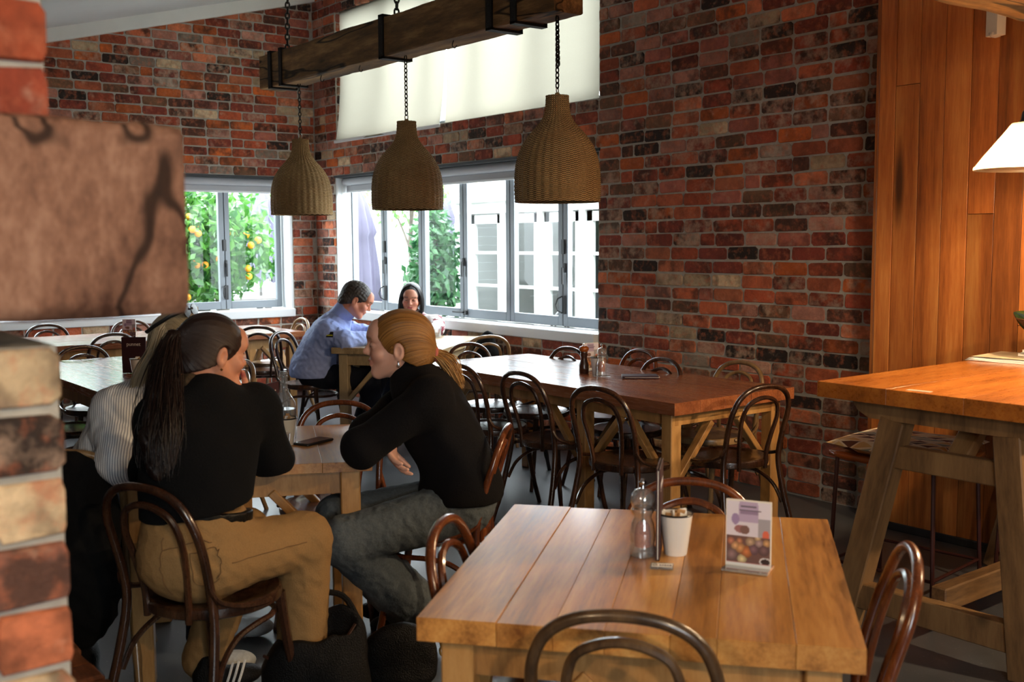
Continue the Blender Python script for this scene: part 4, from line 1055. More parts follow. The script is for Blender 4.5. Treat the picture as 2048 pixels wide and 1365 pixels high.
link('foliage', leaves((0, -1.3, 1.7), (.6, .8, .8), 3200, .12, 5, 'citrus_leaf', .2), ct, kind='stuff')
og = MB().lathe([(0, -.042), (.02, -.037), (.037, -.02), (.042, 0), (.037, .02), (.02, .036), (0, .04)], 12).mesh('orange', 'orange_peel', True)
rg = random.Random(3)
for k in range(34):
    a, bb = rg.uniform(-.9, 1.1), rg.uniform(0, 1)
    y = rg.uniform(-1.9, .75); z = rg.uniform(1.15, 2.4); x = .30+rg.uniform(0, .26)-.25*abs(y+.2)**2*.3
    link('orange', og, ct, loc=(x, y, z))
def umbrella(x, y, h, w, label):
    t = thing('folded_umbrella', label, 'umbrella', (x, y, -.27), 0, 'folded grey umbrellas in the courtyard')
    V = []; F = []; n = 40; pr = [(.02, h), (.10, h-.18), (.2, h-.55), (.17, h-.62), (.22, h-1.0), (.25, h-1.5), (.24, h-1.55)]
    for j, (r, z) in enumerate(pr):
        for k in range(n): q = r*w*(1+.18*math.cos(8*2*PI*k/n)*(j > 0)); V.append((q*math.cos(2*PI*k/n), q*math.sin(2*PI*k/n), z+(.05*math.cos(8*2*PI*k/n) if j == len(pr)-1 else 0)))
    for j in range(len(pr)-1):
        for k in range(n): F.append((j*n+k, j*n+(k+1) % n, (j+1)*n+(k+1) % n, (j+1)*n+k))
    part('canopy', MB().add(V, F), 'grey_canvas', t, True); part('pole', MB().tube([(0, 0, 0), (0, 0, h+.08)], .025, 8), 'outdoor_wood', t, True)
    part('base', MB().lathe([(0, 0), (.25, 0), (.25, .05), (.03, .08), (0, .08)], 20), 'outdoor_wood', t); return t
umbrella(-5.6, 1.95, 2.75, 1.25, 'folded grey umbrella behind the citrus tree'); umbrella(-2.2, 1.75, 2.45, 1.0, 'folded grey umbrella at the left end of the back window'); umbrella(-6.1, 5.7, 2.7, 1.0, 'folded grey umbrella behind the bare tree')
def picnic(x, y, rz, label):
    t = thing('picnic_table', label, 'table', (x, y, -.27), rz, 'weathered picnic tables in the courtyard')
    for k in range(5): link('slat', MB().box((0, 0, 0), (1.5, .13, .035), ch=.004).mesh('slat', 'outdoor_wood'), t, loc=(0, -.28+k*.14, .98))
    for s in (-1, 1):
        for q in (0, 1): link('bench_slat', MB().box((0, 0, 0), (1.5, .12, .035), ch=.004).mesh('bench_slat', 'outdoor_wood'), t, loc=(0, s*(.62+q*.13), .58))
        for e in (-.55, .55): beam_between((e, s*.18, .96), (e, s*.62, 0), .09, .04, 'outdoor_wood', 'leg', t)
    for e in (-.55, .55): part('cross_bar', MB().box((e, 0, .54), (.05, 1.5, .09)), 'outdoor_wood', t)
    return t
picnic(-3.7, 2.75, .2, 'weathered picnic table behind the seated woman'); picnic(-4.6, .95, 1.4, 'weathered picnic table right of the citrus tree'); picnic(-4.4, -1.3, 1.5, 'weathered picnic table left of the citrus tree')
# bare tree and hedge
bt2 = thing('young_tree', 'thin branching tree outside the back window', 'tree', (-4.5, 4.0, -.27))
part('trunk', MB().tube(spline([(0, 0, 0), (.05, 0, 1.0), (-.02, 0, 1.8), (.1, 0, 2.6)], 6), [.06-.0018*k for k in range(19)], 8), 'bark', bt2, True)
for (a, b_, c_) in (((0, 0, 1.3), (.5, .1, 1.9), (.8, .1, 2.6)), ((0, 0, 1.6), (-.5, .1, 2.1), (-.9, 0, 2.7)), ((.02, 0, 1.9), (.3, -.2, 2.4), (.35, -.2, 2.9)), ((0, 0, 1.5), (-.3, .2, 2.3), (-.35, .2, 3))):
    part('branch', MB().tube(spline([a, b_, c_], 5), [.026-.002*k for k in range(11)], 6), 'bark', bt2, True)
link('foliage', leaves((-.2, 0, 2.7), (1.3, .5, .6), 900, .12, 9, 'light_leaf', .1), bt2, kind='stuff')
def bush(x, y, z, r3, n, seed, label, mat='dark_leaf'):
    t = thing('hedge_shrub', label, 'shrub', (x, y, -.27)); link('foliage', leaves((0, 0, z), r3, n, .12, seed, mat, .3), t, kind='stuff')
    part('stem', MB().tube(spline([(0, 0, 0), (.05, 0, z*.6), (0, .03, z+r3[2]*.5)], 5), .03, 6), 'bark', t, True); return t
bush(-1.3, 2.3, 1.5, (.34, .30, .8), 1300, 12, 'dark climbing shrub at the left edge of the white doors'); bush(-2.9, 3.4, 1.3, (.6, .4, .9), 1100, 14, 'green shrub behind the dark climbing shrub'); bush(-6.2, 2.8, 2.4, (.9, .6, .7), 1200, 17, 'pale green tree crown beyond the folded umbrella', 'light_leaf')
# white building with french doors
bd = thing('garden_building', 'white painted building with glazed doors across the courtyard', 'building', (0, 3.0, -.27))
D0 = -.27
part('fascia', MB().box((1.0, .03, 2.20), (5.6, .16, .15), ch=.005), 'white_paint', bd)
part('gutter', MB().box((1.0, -.09, 2.30), (5.6, .12, .07), ch=.01), 'white_paint', bd)
part('roof', MB().add([(-1.9, -.15, 2.33), (3.9, -.15, 2.33), (3.9, 2.6, 3.0), (-1.9, 2.6, 3.0)], [(0, 1, 2, 3)]), 'weatherboard', bd)
part('back_wall', MB().box((1.0, 2.4, 1.3), (5.6, .1, 2.6)), 'dark_room', bd); part('side_wall', MB().box((-1.8, 1.2, 1.3), (.1, 2.4, 2.6)), 'weatherboard', bd); part('side_wall', MB().box((3.8, 1.2, 1.3), (.1, 2.4, 2.6)), 'weatherboard', bd); part('floor_slab', MB().box((1.0, 1.3, .03), (5.6, 2.5, .06)), 'dark_room', bd)
xs = [-1.55, -.78, -.05, .70, 1.45, 2.2, 2.95]
for i, x in enumerate(xs): part('post', MB().box((x, .02, 1.07), (.10, .12, 2.12), ch=.005), 'white_paint', bd)
for a, b_ in zip(xs[:-1], xs[1:]):
    mb = MB(); p, q = a+.055, b_-.055
    for (x0, x1, z0, z1) in ((p, p+.09, .08, 2.11), (q-.09, q, .08, 2.11), (p, q, 2.0, 2.11), (p, q, .08, .36), (p+.09, q-.09, 1.615, 1.65), (p+.09, q-.09, 1.20, 1.235), (p+.09, q-.09, .78, .815)): mb.box(((x0+x1)/2, .02, (z0+z1)/2), (x1-x0, .05, z1-z0))
    d_ = part('glazed_door', mb, 'white_paint', bd)
    part('pane', MB().add([(p+.08, .02, .3), (q-.08, .02, .3), (q-.08, .02, 2.02), (p+.08, .02, 2.02)], [(0, 1, 2, 3)]), 'pane_glass', d_)
part('brown_panel', MB().box((-1.0, .8, 2.75), (.6, .06, .8)), 'brown_board', bd); part('dark_panel', MB().box((-1.5, .8, 2.75), (.5, .06, .8)), 'outdoor_wood', bd)
fb = thing('far_building', 'pale weatherboard building at the back of the courtyard', 'building', (-9, 7.0, -.27), rad(-12))
for k in range(20): link('weatherboard', MB().box((0, 0, 0), (11, .05, .165), ch=.003).mesh('weatherboard', 'white_paint'), fb, loc=(.5, .012*(k % 2), .09+k*.17))
fb2 = thing('side_building', 'long pale wall behind the citrus tree', 'building', (-7.2, -1.0, -.27))
for k in range(20): link('weatherboard', MB().box((0, 0, 0), (.05, 14, .165), ch=.003).mesh('weatherboard', 'white_paint'), fb2, loc=(.012*(k % 2), 0, .09+k*.17))
def folding_chair(x, y, rz, label):
    t = thing('garden_chair', label, 'chair', (x, y, -.27), rz, 'white garden chairs outside')
    for s in (-1, 1):
        part('leg', MB().tube([(s*.2, -.22, .95), (s*.2, .22, 0)], .016, 6), 'white_paint', t); part('leg', MB().tube([(s*.19, .2, .5), (s*.19, -.2, 0)], .016, 6), 'white_paint', t)
    for k in range(5): part('seat_slat', MB().box((0, -.16+k*.085, .5), (.4, .07, .02)), 'white_paint', t)
    for k in range(3): part('back_slat', MB().box((0, -.15-k*.04, .68+k*.1), (.4, .02, .07)), 'white_paint', t)
    return t
folding_chair(-1.5, 1.5, .5, 'white folding garden chair outside beside the shrub'); folding_chair(-.6, 1.75, 2.2, 'white folding garden chair outside in front of the glazed doors'); folding_chair(-2.9, 1.2, 2.8, 'white folding garden chair outside below the folded umbrella')
wr = thing('wrapped_umbrella', 'white wrapped umbrella standing outside by the shrub', 'umbrella', (-1.75, 2.0, -.27))
part('cover', MB().lathe([(.13, .55), (.15, .7), (.14, 1.0), (.09, 1.35), (.03, 1.5), (0, 1.52)], 16), 'white_paint', wr, True); part('strap', MB().tube([(.155*math.cos(2*PI*k/16), .155*math.sin(2*PI*k/16), .95) for k in range(16)], .015, 5, True), 'dark_leaf', wr, True); part('pole', MB().tube([(0, 0, 0), (0, 0, .6)], .03, 8), 'white_paint', wr)
# string of bulbs and round sign
sl = thing('string_lights', 'string of round bulbs hung across the courtyard', 'lights', (0, 1.6, 0))
part('wire', MB().tube(spline([(-5, 1, 2.35), (-3, .4, 2.16), (-1.2, .1, 2.12), (.5, 0, 2.2), (3, 0, 2.35)], 6), .006, 5), 'black_plastic', sl)
m, nt, b = nmat('festoon'); b.inputs['Base Color'].default_value = (1, .95, .85, 1); b.inputs['Emission Color'].default_value = (1, .85, .6, 1); b.inputs['Emission Strength'].default_value = 4
for p in ((-3.0, .4, 2.08), (-4.5, .85, 2.2), (-1.25, .1, 2.02), (.6, 0, 2.1)): part('bulb', MB().lathe([(0, -.05), (.03, -.04), (.045, -.01), (.03, .03), (.014, .05), (0, .05)], 12, p), 'festoon', sl, True)
for x in (-1.2, -.4, .4, 1.2, 2.0): part('inner_post', MB().box((x, 1.6, 1.15), (.12, .1, 2.2)), 'white_paint', bd)
rs = thing('round_sign', 'black ringed oval sign hanging outside the back window', 'sign', (-.55, 1.5, 2.02))
part('bracket', MB().tube([(.35, -1.22, .30), (0, 0, .30), (0, 0, .15)], .012, 6), 'black_plastic', rs)
part('plate', MB().lathe([(0, -.008), (.10, -.008), (.10, .008), (0, .008)], 28), 'paper_white', rs, rot=(PI/2, 0, rad(40))); part('ring', MB().tube([(.105*math.cos(2*PI*k/28)*.77, .105*math.cos(2*PI*k/28)*.64, .15*math.sin(2*PI*k/28)) for k in range(28)], .008, 6, True), 'black_plastic', rs, True)
# black chair seen through the right pane, outside
for nm_ in (1,):
    t = chair(1.45, 1.75, 200, 'black bentwood chair outside beyond the right hand pane', 'chair_black')
# ------------------------------------------------------------------ people: smooth blended volumes turned into meshes
f32 = np.float32
def V3(*a): return np.array(a, dtype=f32)
def cap_(a, b, ra, rb=None, k=.03): return ('c', V3(*a), V3(*b), ra, ra if rb is None else rb, k)
def ell(c, r, M=None, k=.03, sub=False): return ('e', V3(*c), V3(*r), np.eye(3, dtype=f32) if M is None else np.array(M, dtype=f32), k, sub)
def fun(fn, k=.01, mode='add'): return ('f', fn, k, mode)
def field(P, prims):
    d = np.full(len(P), 1.0, dtype=f32)
    for q in prims:
        sub = False
        if q[0] == 'c':
            _, a, b, ra, rb, k = q; ab = b-a; t = np.clip(((P-a) @ ab)/max(1e-9, float(ab @ ab)), 0, 1)
            e = np.linalg.norm(P-a-t[:, None]*ab, axis=1)-(ra+(rb-ra)*t)
        elif q[0] == 'e':
            _, c, r, M, k, sub = q; l = (P-c) @ M; k0 = np.linalg.norm(l/r, axis=1); k1 = np.linalg.norm(l/(r*r), axis=1)+1e-6; e = k0*(k0-1)/k1
        else:
            _, fn, k, mode = q
            if mode == 'cut': e = fn(P); d = np.maximum(d, e); continue
            if mode == 'disp': d = d+fn(P); continue
            e = fn(P)
        if sub:
            h = np.clip(.5-.5*(e+d)/k, 0, 1); d = d*(1-h)+(-e)*h+k*h*(1-h)
        else:
            h = np.clip(.5+.5*(e-d)/k, 0, 1); d = e*(1-h)+d*h-k*h*(1-h)
    return d
def field_near(P, prims, ch=.09):
    """the same field, cell by cell, with only the volumes that reach each cell"""
    q = np.floor((P-P.min(0))/ch).astype(np.int64); key = (q[:, 0]*4096+q[:, 1])*4096+q[:, 2]; od = np.argsort(key, kind='stable'); ks = key[od]
    cuts = np.flatnonzero(np.diff(ks))+1; out = np.empty(len(P), f32)
    B = []
    for p in prims:
        if p[0] == 'c': B.append(((p[1]+p[2])/2, float(np.linalg.norm(p[2]-p[1]))/2+max(p[3], p[4])+p[5]))
        elif p[0] == 'e': B.append((p[1], float(p[2].max())+p[4]))
        else: B.append((None, 0))
    for a, b in zip(np.concatenate([[0], cuts]), np.concatenate([cuts, [len(P)]])):
        ix = od[a:b]; Q = P[ix]; c = (Q.min(0)+Q.max(0))/2
        out[ix] = field(Q, [p for p, (pc, pr_) in zip(prims, B) if pc is None or float(np.linalg.norm(pc-c)) < pr_+.15])
    return out
def bounds(prims, pad):
    lo = np.full(3, 9e9); hi = -lo
    for q in prims:
        if q[0] == 'c':
            for p, r in ((q[1], q[3]), (q[2], q[4])): lo = np.minimum(lo, p-r); hi = np.maximum(hi, p+r)
        elif q[0] == 'e' and not q[5]:
            R = np.abs(q[3]) @ q[2]; lo = np.minimum(lo, q[1]-R); hi = np.maximum(hi, q[1]+R)
    return lo-pad, hi+pad
def sdf_mesh(name, prims, res, pad=.03, lohi=None):
    lo, hi = lohi or bounds(prims, pad); S = 4
    n = (np.ceil((hi-lo)/res/S).astype(int)+1)*S
    cg = [lo[i]+res*S*np.arange(n[i]//S+1) for i in range(3)]
    G = np.stack(np.meshgrid(*cg, indexing='ij'), -1).reshape(-1, 3).astype(f32)
    dc = field(G, prims).reshape([len(g) for g in cg])
    act = np.abs(dc) < res*S*1.9+.012
    a = act.copy()
    blk = np.zeros([m-1 for m in dc.shape], bool)
    for i in (0, 1):
        for j in (0, 1):
            for k in (0, 1): blk |= a[i:i+blk.shape[0], j:j+blk.shape[1], k:k+blk.shape[2]]
    sg = np.where(dc[:-1, :-1, :-1] < 0, f32(-1), f32(1))
    F = np.repeat(np.repeat(np.repeat(sg, S, 0), S, 1), S, 2)
    m = np.repeat(np.repeat(np.repeat(blk, S, 0), S, 1), S, 2)
    ii = np.argwhere(m)
    F[m] = field_near((lo+ii*res).astype(f32), prims)
    s = F < 0
    X, Y, Z = s.shape; cnt = np.zeros((X-1, Y-1, Z-1), np.uint8)
    for i in (0, 1):
        for j in (0, 1):
            for k in (0, 1): cnt += s[i:X-1+i, j:Y-1+j, k:Z-1+k]
    cells = np.argwhere((cnt > 0) & (cnt < 8)); nc = len(cells)
    cor = np.array([(i, j, k) for i in (0, 1) for j in (0, 1) for k in (0, 1)])
    cv = np.stack([F[cells[:, 0]+c[0], cells[:, 1]+c[1], cells[:, 2]+c[2]] for c in cor], 1)
    acc = np.zeros((nc, 3)); w = np.zeros(nc)
    for a_ in range(8):
        for b_ in range(a_+1, 8):
            if np.abs(cor[a_]-cor[b_]).sum() != 1: continue
            fa, fb = cv[:, a_], cv[:, b_]; x = (fa < 0) != (fb < 0)
            t = np.where(x, fa/np.where(x, fa-fb, 1), 0)
            acc += x[:, None]*(cor[a_]+t[:, None]*(cor[b_]-cor[a_])); w += x
    V = lo+res*(cells+acc/w[:, None])
    idx = np.full((X-1, Y-1, Z-1), -1, np.int32); idx[tuple(cells.T)] = np.arange(nc)
    Fs = []
    for ax in range(3):
        b1, b2 = (ax+1) % 3, (ax+2) % 3
        sl0 = [slice(None)]*3; sl1 = [slice(None)]*3; sl0[ax] = slice(0, -1); sl1[ax] = slice(1, None)
        e = np.argwhere(s[tuple(sl0)] != s[tuple(sl1)])
        e = e[(e[:, b1] > 0) & (e[:, b2] > 0) & (e[:, b1] < s.shape[b1]-1) & (e[:, b2] < s.shape[b2]-1)]
        inside = s[tuple(e.T)]
        def cell(d1, d2):
            q = e.copy(); q[:, b1] -= d1; q[:, b2] -= d2; return idx[tuple(q.T)]
        q = np.stack([cell(1, 1), cell(0, 1), cell(0, 0), cell(1, 0)], 1)
        q[~inside] = q[~inside][:, ::-1]
        Fs.append(q[(q >= 0).all(1)])
    Fs = np.concatenate(Fs)
    return V, Fs
def to_obj(name, V, Fs, mat, parent=None, base=None, col=None, attr=None, smooth_it=0):
    if smooth_it:
        for _ in range(smooth_it):
            acc = np.zeros_like(V); cn = np.zeros(len(V))
            for a, b in ((0, 1), (1, 2), (2, 3), (3, 0)):
                np.add.at(acc, Fs[:, a], V[Fs[:, b]]); np.add.at(acc, Fs[:, b], V[Fs[:, a]]); np.add.at(cn, Fs[:, a], 1); np.add.at(cn, Fs[:, b], 1)
            V = V*.4+.6*acc/np.maximum(cn, 1)[:, None]
    me = bpy.data.meshes.new(name); v = V-(base if base is not None else 0)
    me.vertices.add(len(v)); me.vertices.foreach_set('co', v.astype(f32).ravel()); me.loops.add(Fs.size); me.loops.foreach_set('vertex_index', Fs.astype(np.int32).ravel())
    me.polygons.add(len(Fs)); me.polygons.foreach_set('loop_start', np.arange(0, Fs.size, 4, dtype=np.int32)); me.update(calc_edges=True); me.validate()
    me.polygons.foreach_set('use_smooth', [True]*len(me.polygons)); me.materials.append(MATS[mat])
    if col is not None: at = me.color_attributes.new('Col', 'FLOAT_COLOR', 'POINT'); at.data.foreach_set('color', col.astype(f32).ravel())
    if attr is not None:
        for nm, a in attr.items(): at = me.attributes.new(nm, 'FLOAT_VECTOR', 'POINT'); at.data.foreach_set('vector', a.astype(f32).ravel())
    return link(name, me, parent)
def frame(az, pitch=0, roll=0):
    a, p = rad(az), rad(pitch); F = np.array([math.cos(a)*math.cos(p), math.sin(a)*math.cos(p), math.sin(p)]); X = np.cross(F, [0, 0, 1]); X /= np.linalg.norm(X); U = np.cross(X, F)
    r = rad(roll); X2 = X*math.cos(r)+U*math.sin(r); U2 = -X*math.sin(r)+U*math.cos(r)
    return np.stack([X2, F, U2], 1).astype(f32)     # columns: right, forward, up
def wob(P, f, ph):
    x, y, z = P[:, 0], P[:, 1], P[:, 2]
    return (np.sin(f*(x+.6*y)+2.1*np.sin(f*.5*z+ph)+ph)+np.sin(f*(.8*z-.5*x)+1.7*np.sin(f*.6*y+2*ph))+np.sin(f*(y*.9+.7*z)+1.3*np.sin(f*.7*x-ph)))/3
def folds(amp, f=42, ph=1.0, sharp=True):
    def g(P):
        w = wob(P, f, ph)+.5*wob(P, f*2.1, ph*1.7+.4)
        return (amp*(np.abs(w)-.4) if sharp else amp*w).astype(f32)
    return fun(g, 0, 'disp')

def head_prims(c, M, s=1.0, male=False):
    c = np.array(c); L_ = lambda x, y, z: c+M @ (np.array([x, y, z])*s)
    e = lambda p, r, k=.02, sub=False: ell(L_(*p), np.array(r)*s, M, k*s, sub)
    k_ = lambda a, b, ra, rb, k=.012: cap_(L_(*a), L_(*b), ra*s, rb*s, k*s)
    j = .006 if male else 0
    P = [e((0, -.015, .038), (.074, .095, .080)), e((0, .028, -.024), (.056, .066, .079), .03), e((0, .066, -.084), (.024+j, .020, .017), .025)]
    for sx in (-1, 1):
        P += [k_((sx*.056, .0, -.040), (sx*.020, .066, -.086), .018+j, .015, .025), e((sx*.040, .062, -.018), (.024, .024, .022), .022), k_((sx*.012, .086, .034), (sx*.044, .070, .036), .013+j*.5, .010, .015)]
    P += [e((0, .07, .055), (.05, .03, .04), .03)]
    for sx in (-1, 1): P.append(e((sx*.032, .098, .012), (.019, .018, .013), .014, True))
    for sx in (-1, 1): P.append(e((sx*.032, .078, .011), (.0165, .0135, .0125), .004))
    P += [k_((0, .090, .020), (0, .107, -.013), .0072, .0092, .010), e((0, .107, -.0145), (.0102, .0095, .0085), .008), e((.010, .098, -.019), (.0075, .009, .007), .006), e((-.010, .098, -.019), (.0075, .009, .007), .006)]
    P += [k_((-.018, .088, -.046), (.018, .088, -.046), .0062, .0062, .007), k_((0, .094, -.0445), (0, .094, -.0445), .0068, .0068, .006), k_((-.014, .088, -.0560), (.014, .088, -.0560), .0068, .0068, .007), e((0, .100, -.0505), (.030, .010, .0018), .004, True)]
    for sx in (-1, 1):
        P += [e((sx*.074, -.008, -.004), (.010, .019, .031), .006), e((sx*.083, -.004, -.002), (.008, .010, .017), .006, True)]
    return P
def paint_head(V, c, M, s, base, lips, brow, look='down', cheek=None):
    l = ((V-np.array(c)) @ M)/s; x, y, z = np.abs(l[:, 0]), l[:, 1], l[:, 2]
    col = np.tile(np.array(base[:3]), (len(V), 1))
    def mixc(w, cc):
        w = np.clip(w, 0, 1)[:, None]; col[:] = col*(1-w)+np.array(cc[:3])*w
    f = y > .05
    mixc(f*np.exp(-((x-.042)/.022)**2-((z+.02)/.022)**2)*.35, cheek or lin(196, 110, 92))
    mixc(f*(1-np.clip(np.abs((z+.050))/.010, 0, 1)**4)*(x < .026)*(y > .082)*(1-.6*(x/.026)**2), lips)
    mixc(f*np.exp(-((z-.038-.10*(.03-x)*(x > .03))/.0048)**2)*(x > .014)*(x < .05)*.85, brow)
    ey = ((x-.032)/.0155)**2+((z-.009)/(.0045 if look == 'down' else .0065))**2
    if look == 'down': mixc(f*np.clip(1.3-ey, 0, 1)*.9, lin(40, 26, 22))
    else:
        mixc(f*np.clip((1.2-ey)*4, 0, 1), lin(214, 206, 200)); mixc(f*np.clip((1-(((x-.034)/.0062)**2+((z-.010)/.0062)**2))*4, 0, 1), lin(38, 34, 30)); mixc(f*np.exp(-((z-.0165)/.0022)**2)*(np.abs(x-.032) < .016), lin(46, 32, 28))
    return np.concatenate([col, np.ones((len(V), 1))], 1)
def hand_prims(w, fd, pn, side, curl=(.35, .45, .4), sc=1.0, spread=.02):
    w = np.array(w, float); fd = np.array(fd, float); fd /= np.linalg.norm(fd); pn = np.array(pn, float); pn -= fd*(pn @ fd); pn /= np.linalg.norm(pn); la = np.cross(fd, pn)*side
    M = np.stack([la, fd, pn], 1)
    P = [ell(w+fd*.045*sc, np.array([.038, .052, .015])*sc, M, .012), cap_(w-fd*.02, w+fd*.02*sc, .024*sc, .024*sc, .02)]
    for i, (ln, off) in enumerate(((.068, .028), (.077, .0095), (.071, -.009), (.055, -.0265))):
        p = w+fd*(.086-.006*abs(i-1))*sc+la*off*sc; a = .15
        for q, (fr, r0, r1) in enumerate(((.45, .0090, .0082), (.30, .0082, .0075), (.25, .0075, .0062))):
            a += curl[q]; dirv = fd*math.cos(a)+pn*math.sin(a)+la*(spread*(1.5-i)); nx = p+dirv*ln*fr*sc; P.append(cap_(p, nx, r0*sc, r1*sc, .004)); p = nx
    p = w+fd*.022*sc+la*.030*sc; d1 = fd*.62+la*.72+pn*.30; d1 /= np.linalg.norm(d1); q = p+d1*.045*sc; d2 = fd*.85+la*.35+pn*.35; d2 /= np.linalg.norm(d2)
    P += [cap_(p-d1*.01, q, .0135*sc, .0095*sc, .012), cap_(q, q+d2*.032*sc, .0095*sc, .0075*sc, .004)]
    return P
def axes(J):
    up = np.array(J['neck'])-np.array(J['pelvis']); up /= np.linalg.norm(up); rt = np.array(J['shR'])-np.array(J['shL']); rt -= up*(rt @ up); rt /= np.linalg.norm(rt); fw = np.cross(up, rt)
    return np.stack([rt, fw, up], 1).astype(f32)
def torso(J, g, w=1.0, hips=True, bust=0.0):
    M = axes(J); A = {k: np.array(v, float) for k, v in J.items()}
    P = [ell(A['chest'], (.158*w+g, .108*w+g, .185+g), M, .05), ell(A['waist'], (.140*w+g, .105*w+g, .17+g), M, .07), cap_(A['shL'], A['shR'], .058+g, .058+g, .06),
         cap_(A['neck']-M[:, 2]*.02, A['chest'], .056+g, .09+g, .06)]
    if hips: P.append(ell(A['pelvis'], (.175*w+g, .13*w+g, .12+g), M, .07))
    if bust: P += [ell(A['chest']+M[:, 1]*.085+M[:, 0]*sx*.07+M[:, 2]*.01, (.065, .06, .065), M, .05) for sx in (-1, 1)]
    return P
def arm(J, s, r0, r1, r2, k=.035, end=1.0):
    a, b, c = (np.array(J[n+s], float) for n in ('sh', 'el', 'ha')); c = b+(c-b)*end
    return [cap_(a, b, r0, r1, k), cap_(b, c, r1, r2, .03)]
def leg(J, s, r0, r1, r2, k=.04, end=1.0, start=None):
    a, b, c = (np.array(J[n+s], float) for n in ('hip', 'kn', 'an')); c = b+(c-b)*end
    return [cap_(np.array(J['pelvis'])*.3+a*.7, b, r0, r1, k), cap_(b, c, r1, r2, .03)]
def shoe(an, fd, ln=.24, nm=''):
    an = np.array(an, float); fd = np.array([fd[0], fd[1], 0.]); fd /= np.linalg.norm(fd); la = np.cross([0, 0, 1], fd); M = np.stack([la, fd, [0, 0, 1]], 1).astype(f32)
    h = an.copy(); h[2] = max(.045, an[2]-.05)
    return [ell(h+fd*.0+np.array([0, 0, .005]), (.040, .055, .045), M, .03), ell(h+fd*(ln*.42)+np.array([0, 0, -.008]), (.045, ln*.32, .036), M, .04), cap_(h+[0, 0, .0], h+[0, 0, .05], .038, .036, .02)]
SK = {}
def skin_mat():
    m, nt, b = nmat('skin'); a = N(nt, 'ShaderNodeAttribute'); a.attribute_name = 'Col'; L(nt, a.outputs['Color'], b.inputs['Base Color']); b.inputs['Roughness'].default_value = .48
    b.inputs['Subsurface Weight'].default_value = .12; b.inputs['Subsurface Radius'].default_value = (.012, .005, .003); b.inputs['Specular IOR Level'].default_value = .4
skin_mat()
def cloth(name, col, rough=.9, nz=80, dark=.8, sheen=.0, bmp=.25):
    return plain(name, col, rough, 0, .2, nz=(nz, dark), bmp=bmp, sheen=sheen)
cloth('black_knit', lin(8, 8, 10), .95, 160, .7); cloth('black_knit_warm', lin(14, 12, 14), .95, 160, .7); cloth('tan_twill', lin(150, 116, 74), .85, 200, .85); cloth('denim', lin(92, 100, 106), .9, 120, .7); cloth('navy_cloth', lin(22, 26, 38), .9, 120, .8)
cloth('blue_shell', lin(148, 166, 220), .6, 30, .9); cloth('black_leather', lin(16, 15, 15), .42, 220, .8, bmp=.6); cloth('belt_black', lin(12, 12, 12), .4); cloth('charcoal_shoe', lin(40, 40, 42), .7); cloth('white_shoe', lin(214, 216, 214), .6); cloth('green_shoe', lin(96, 104, 40), .7, 25, .3); cloth('coat_black', lin(14, 14, 15), .9)
cloth('brown_scarf', lin(74, 60, 44), .85, 60, .35); cloth('pink_band', lin(190, 104, 92), .7)
plain('denim_stitch', lin(120, 118, 104), .9); plain('stripe_white', lin(210, 208, 204), .7)
def striped():
    m, nt, b = nmat('striped_shirt'); a = N(nt, 'ShaderNodeAttribute'); a.attribute_name = 'flow'; sp = N(nt, 'ShaderNodeSeparateXYZ'); L(nt, a.outputs['Vector'], sp.inputs[0])
    s = math_(nt, 'SINE', math_(nt, 'MULTIPLY', sp.outputs[0], 2*PI/.0078)); c = ramp(nt, math_(nt, 'MULTIPLY_ADD', s, .5), [(0, lin(226, 226, 226)), (1, lin(226, 226, 226))])
    f = math_(nt, 'GREATER_THAN', s, .25); L(nt, mix(nt, f, lin(244, 245, 246), lin(160, 165, 176)), b.inputs['Base Color']); b.inputs['Roughness'].default_value = .85
striped()
def blouse():
    m, nt, b = nmat('patterned_blouse'); tc = N(nt, 'ShaderNodeTexCoord').outputs['Object']; n1 = noise(nt, tc, 14, 2); v = N(nt, 'ShaderNodeTexVoronoi'); v.inputs['Scale'].default_value = 16; L(nt, tc, v.inputs['Vector'])
    k = ramp(nt, v.outputs['Distance'], [(.40, (1, 1, 1, 1)), (.44, (0, 0, 0, 1))]); k2 = ramp(nt, n1, [(.40, (0, 0, 0, 1)), (.44, (1, 1, 1, 1))]); w = math_(nt, 'MULTIPLY', k, k2)
    L(nt, mix(nt, w, lin(196, 188, 184), lin(110, 16, 38)), b.inputs['Base Color']); b.inputs['Roughness'].default_value = .7
blouse()
def hair_mat(name, c1, c2, c3, rough=.35):
    m, nt, b = nmat(name); a = N(nt, 'ShaderNodeAttribute'); a.attribute_name = 'flow'
    mp = N(nt, 'ShaderNodeMapping'); mp.inputs['Scale'].default_value = (60, 3, 3); L(nt, a.outputs['Vector'], mp.inputs[0]); f = noise(nt, mp.outputs[0], 1.0, 6, .7)
    gi = N(nt, 'ShaderNodeNewGeometry'); f = math_(nt, 'ADD', math_(nt, 'MULTIPLY', f, .75), math_(nt, 'MULTIPLY', gi.outputs['Random Per Island'], .25))
    L(nt, ramp(nt, f, [(.32, c1), (.5, c2), (.7, c3)]), b.inputs['Base Color']); b.inputs['Roughness'].default_value = rough; b.inputs['Specular IOR Level'].default_value = .45; b.inputs['Anisotropic'].default_value = .4
    bump(nt, b, f, .5, .006)
hair_mat('golden_hair', lin(108, 70, 30), lin(176, 124, 62), lin(214, 172, 108)); hair_mat('ash_hair', lin(122, 106, 82), lin(182, 168, 140), lin(220, 210, 188)); hair_mat('brown_hair', lin(12, 7, 7), lin(26, 15, 13), lin(50, 30, 23), .36); hair_mat('black_hair', lin(10, 8, 8), lin(20, 16, 16), lin(40, 32, 30), .3); hair_mat('short_hair', lin(22, 17, 14), lin(44, 36, 30), lin(78, 70, 64), .5)
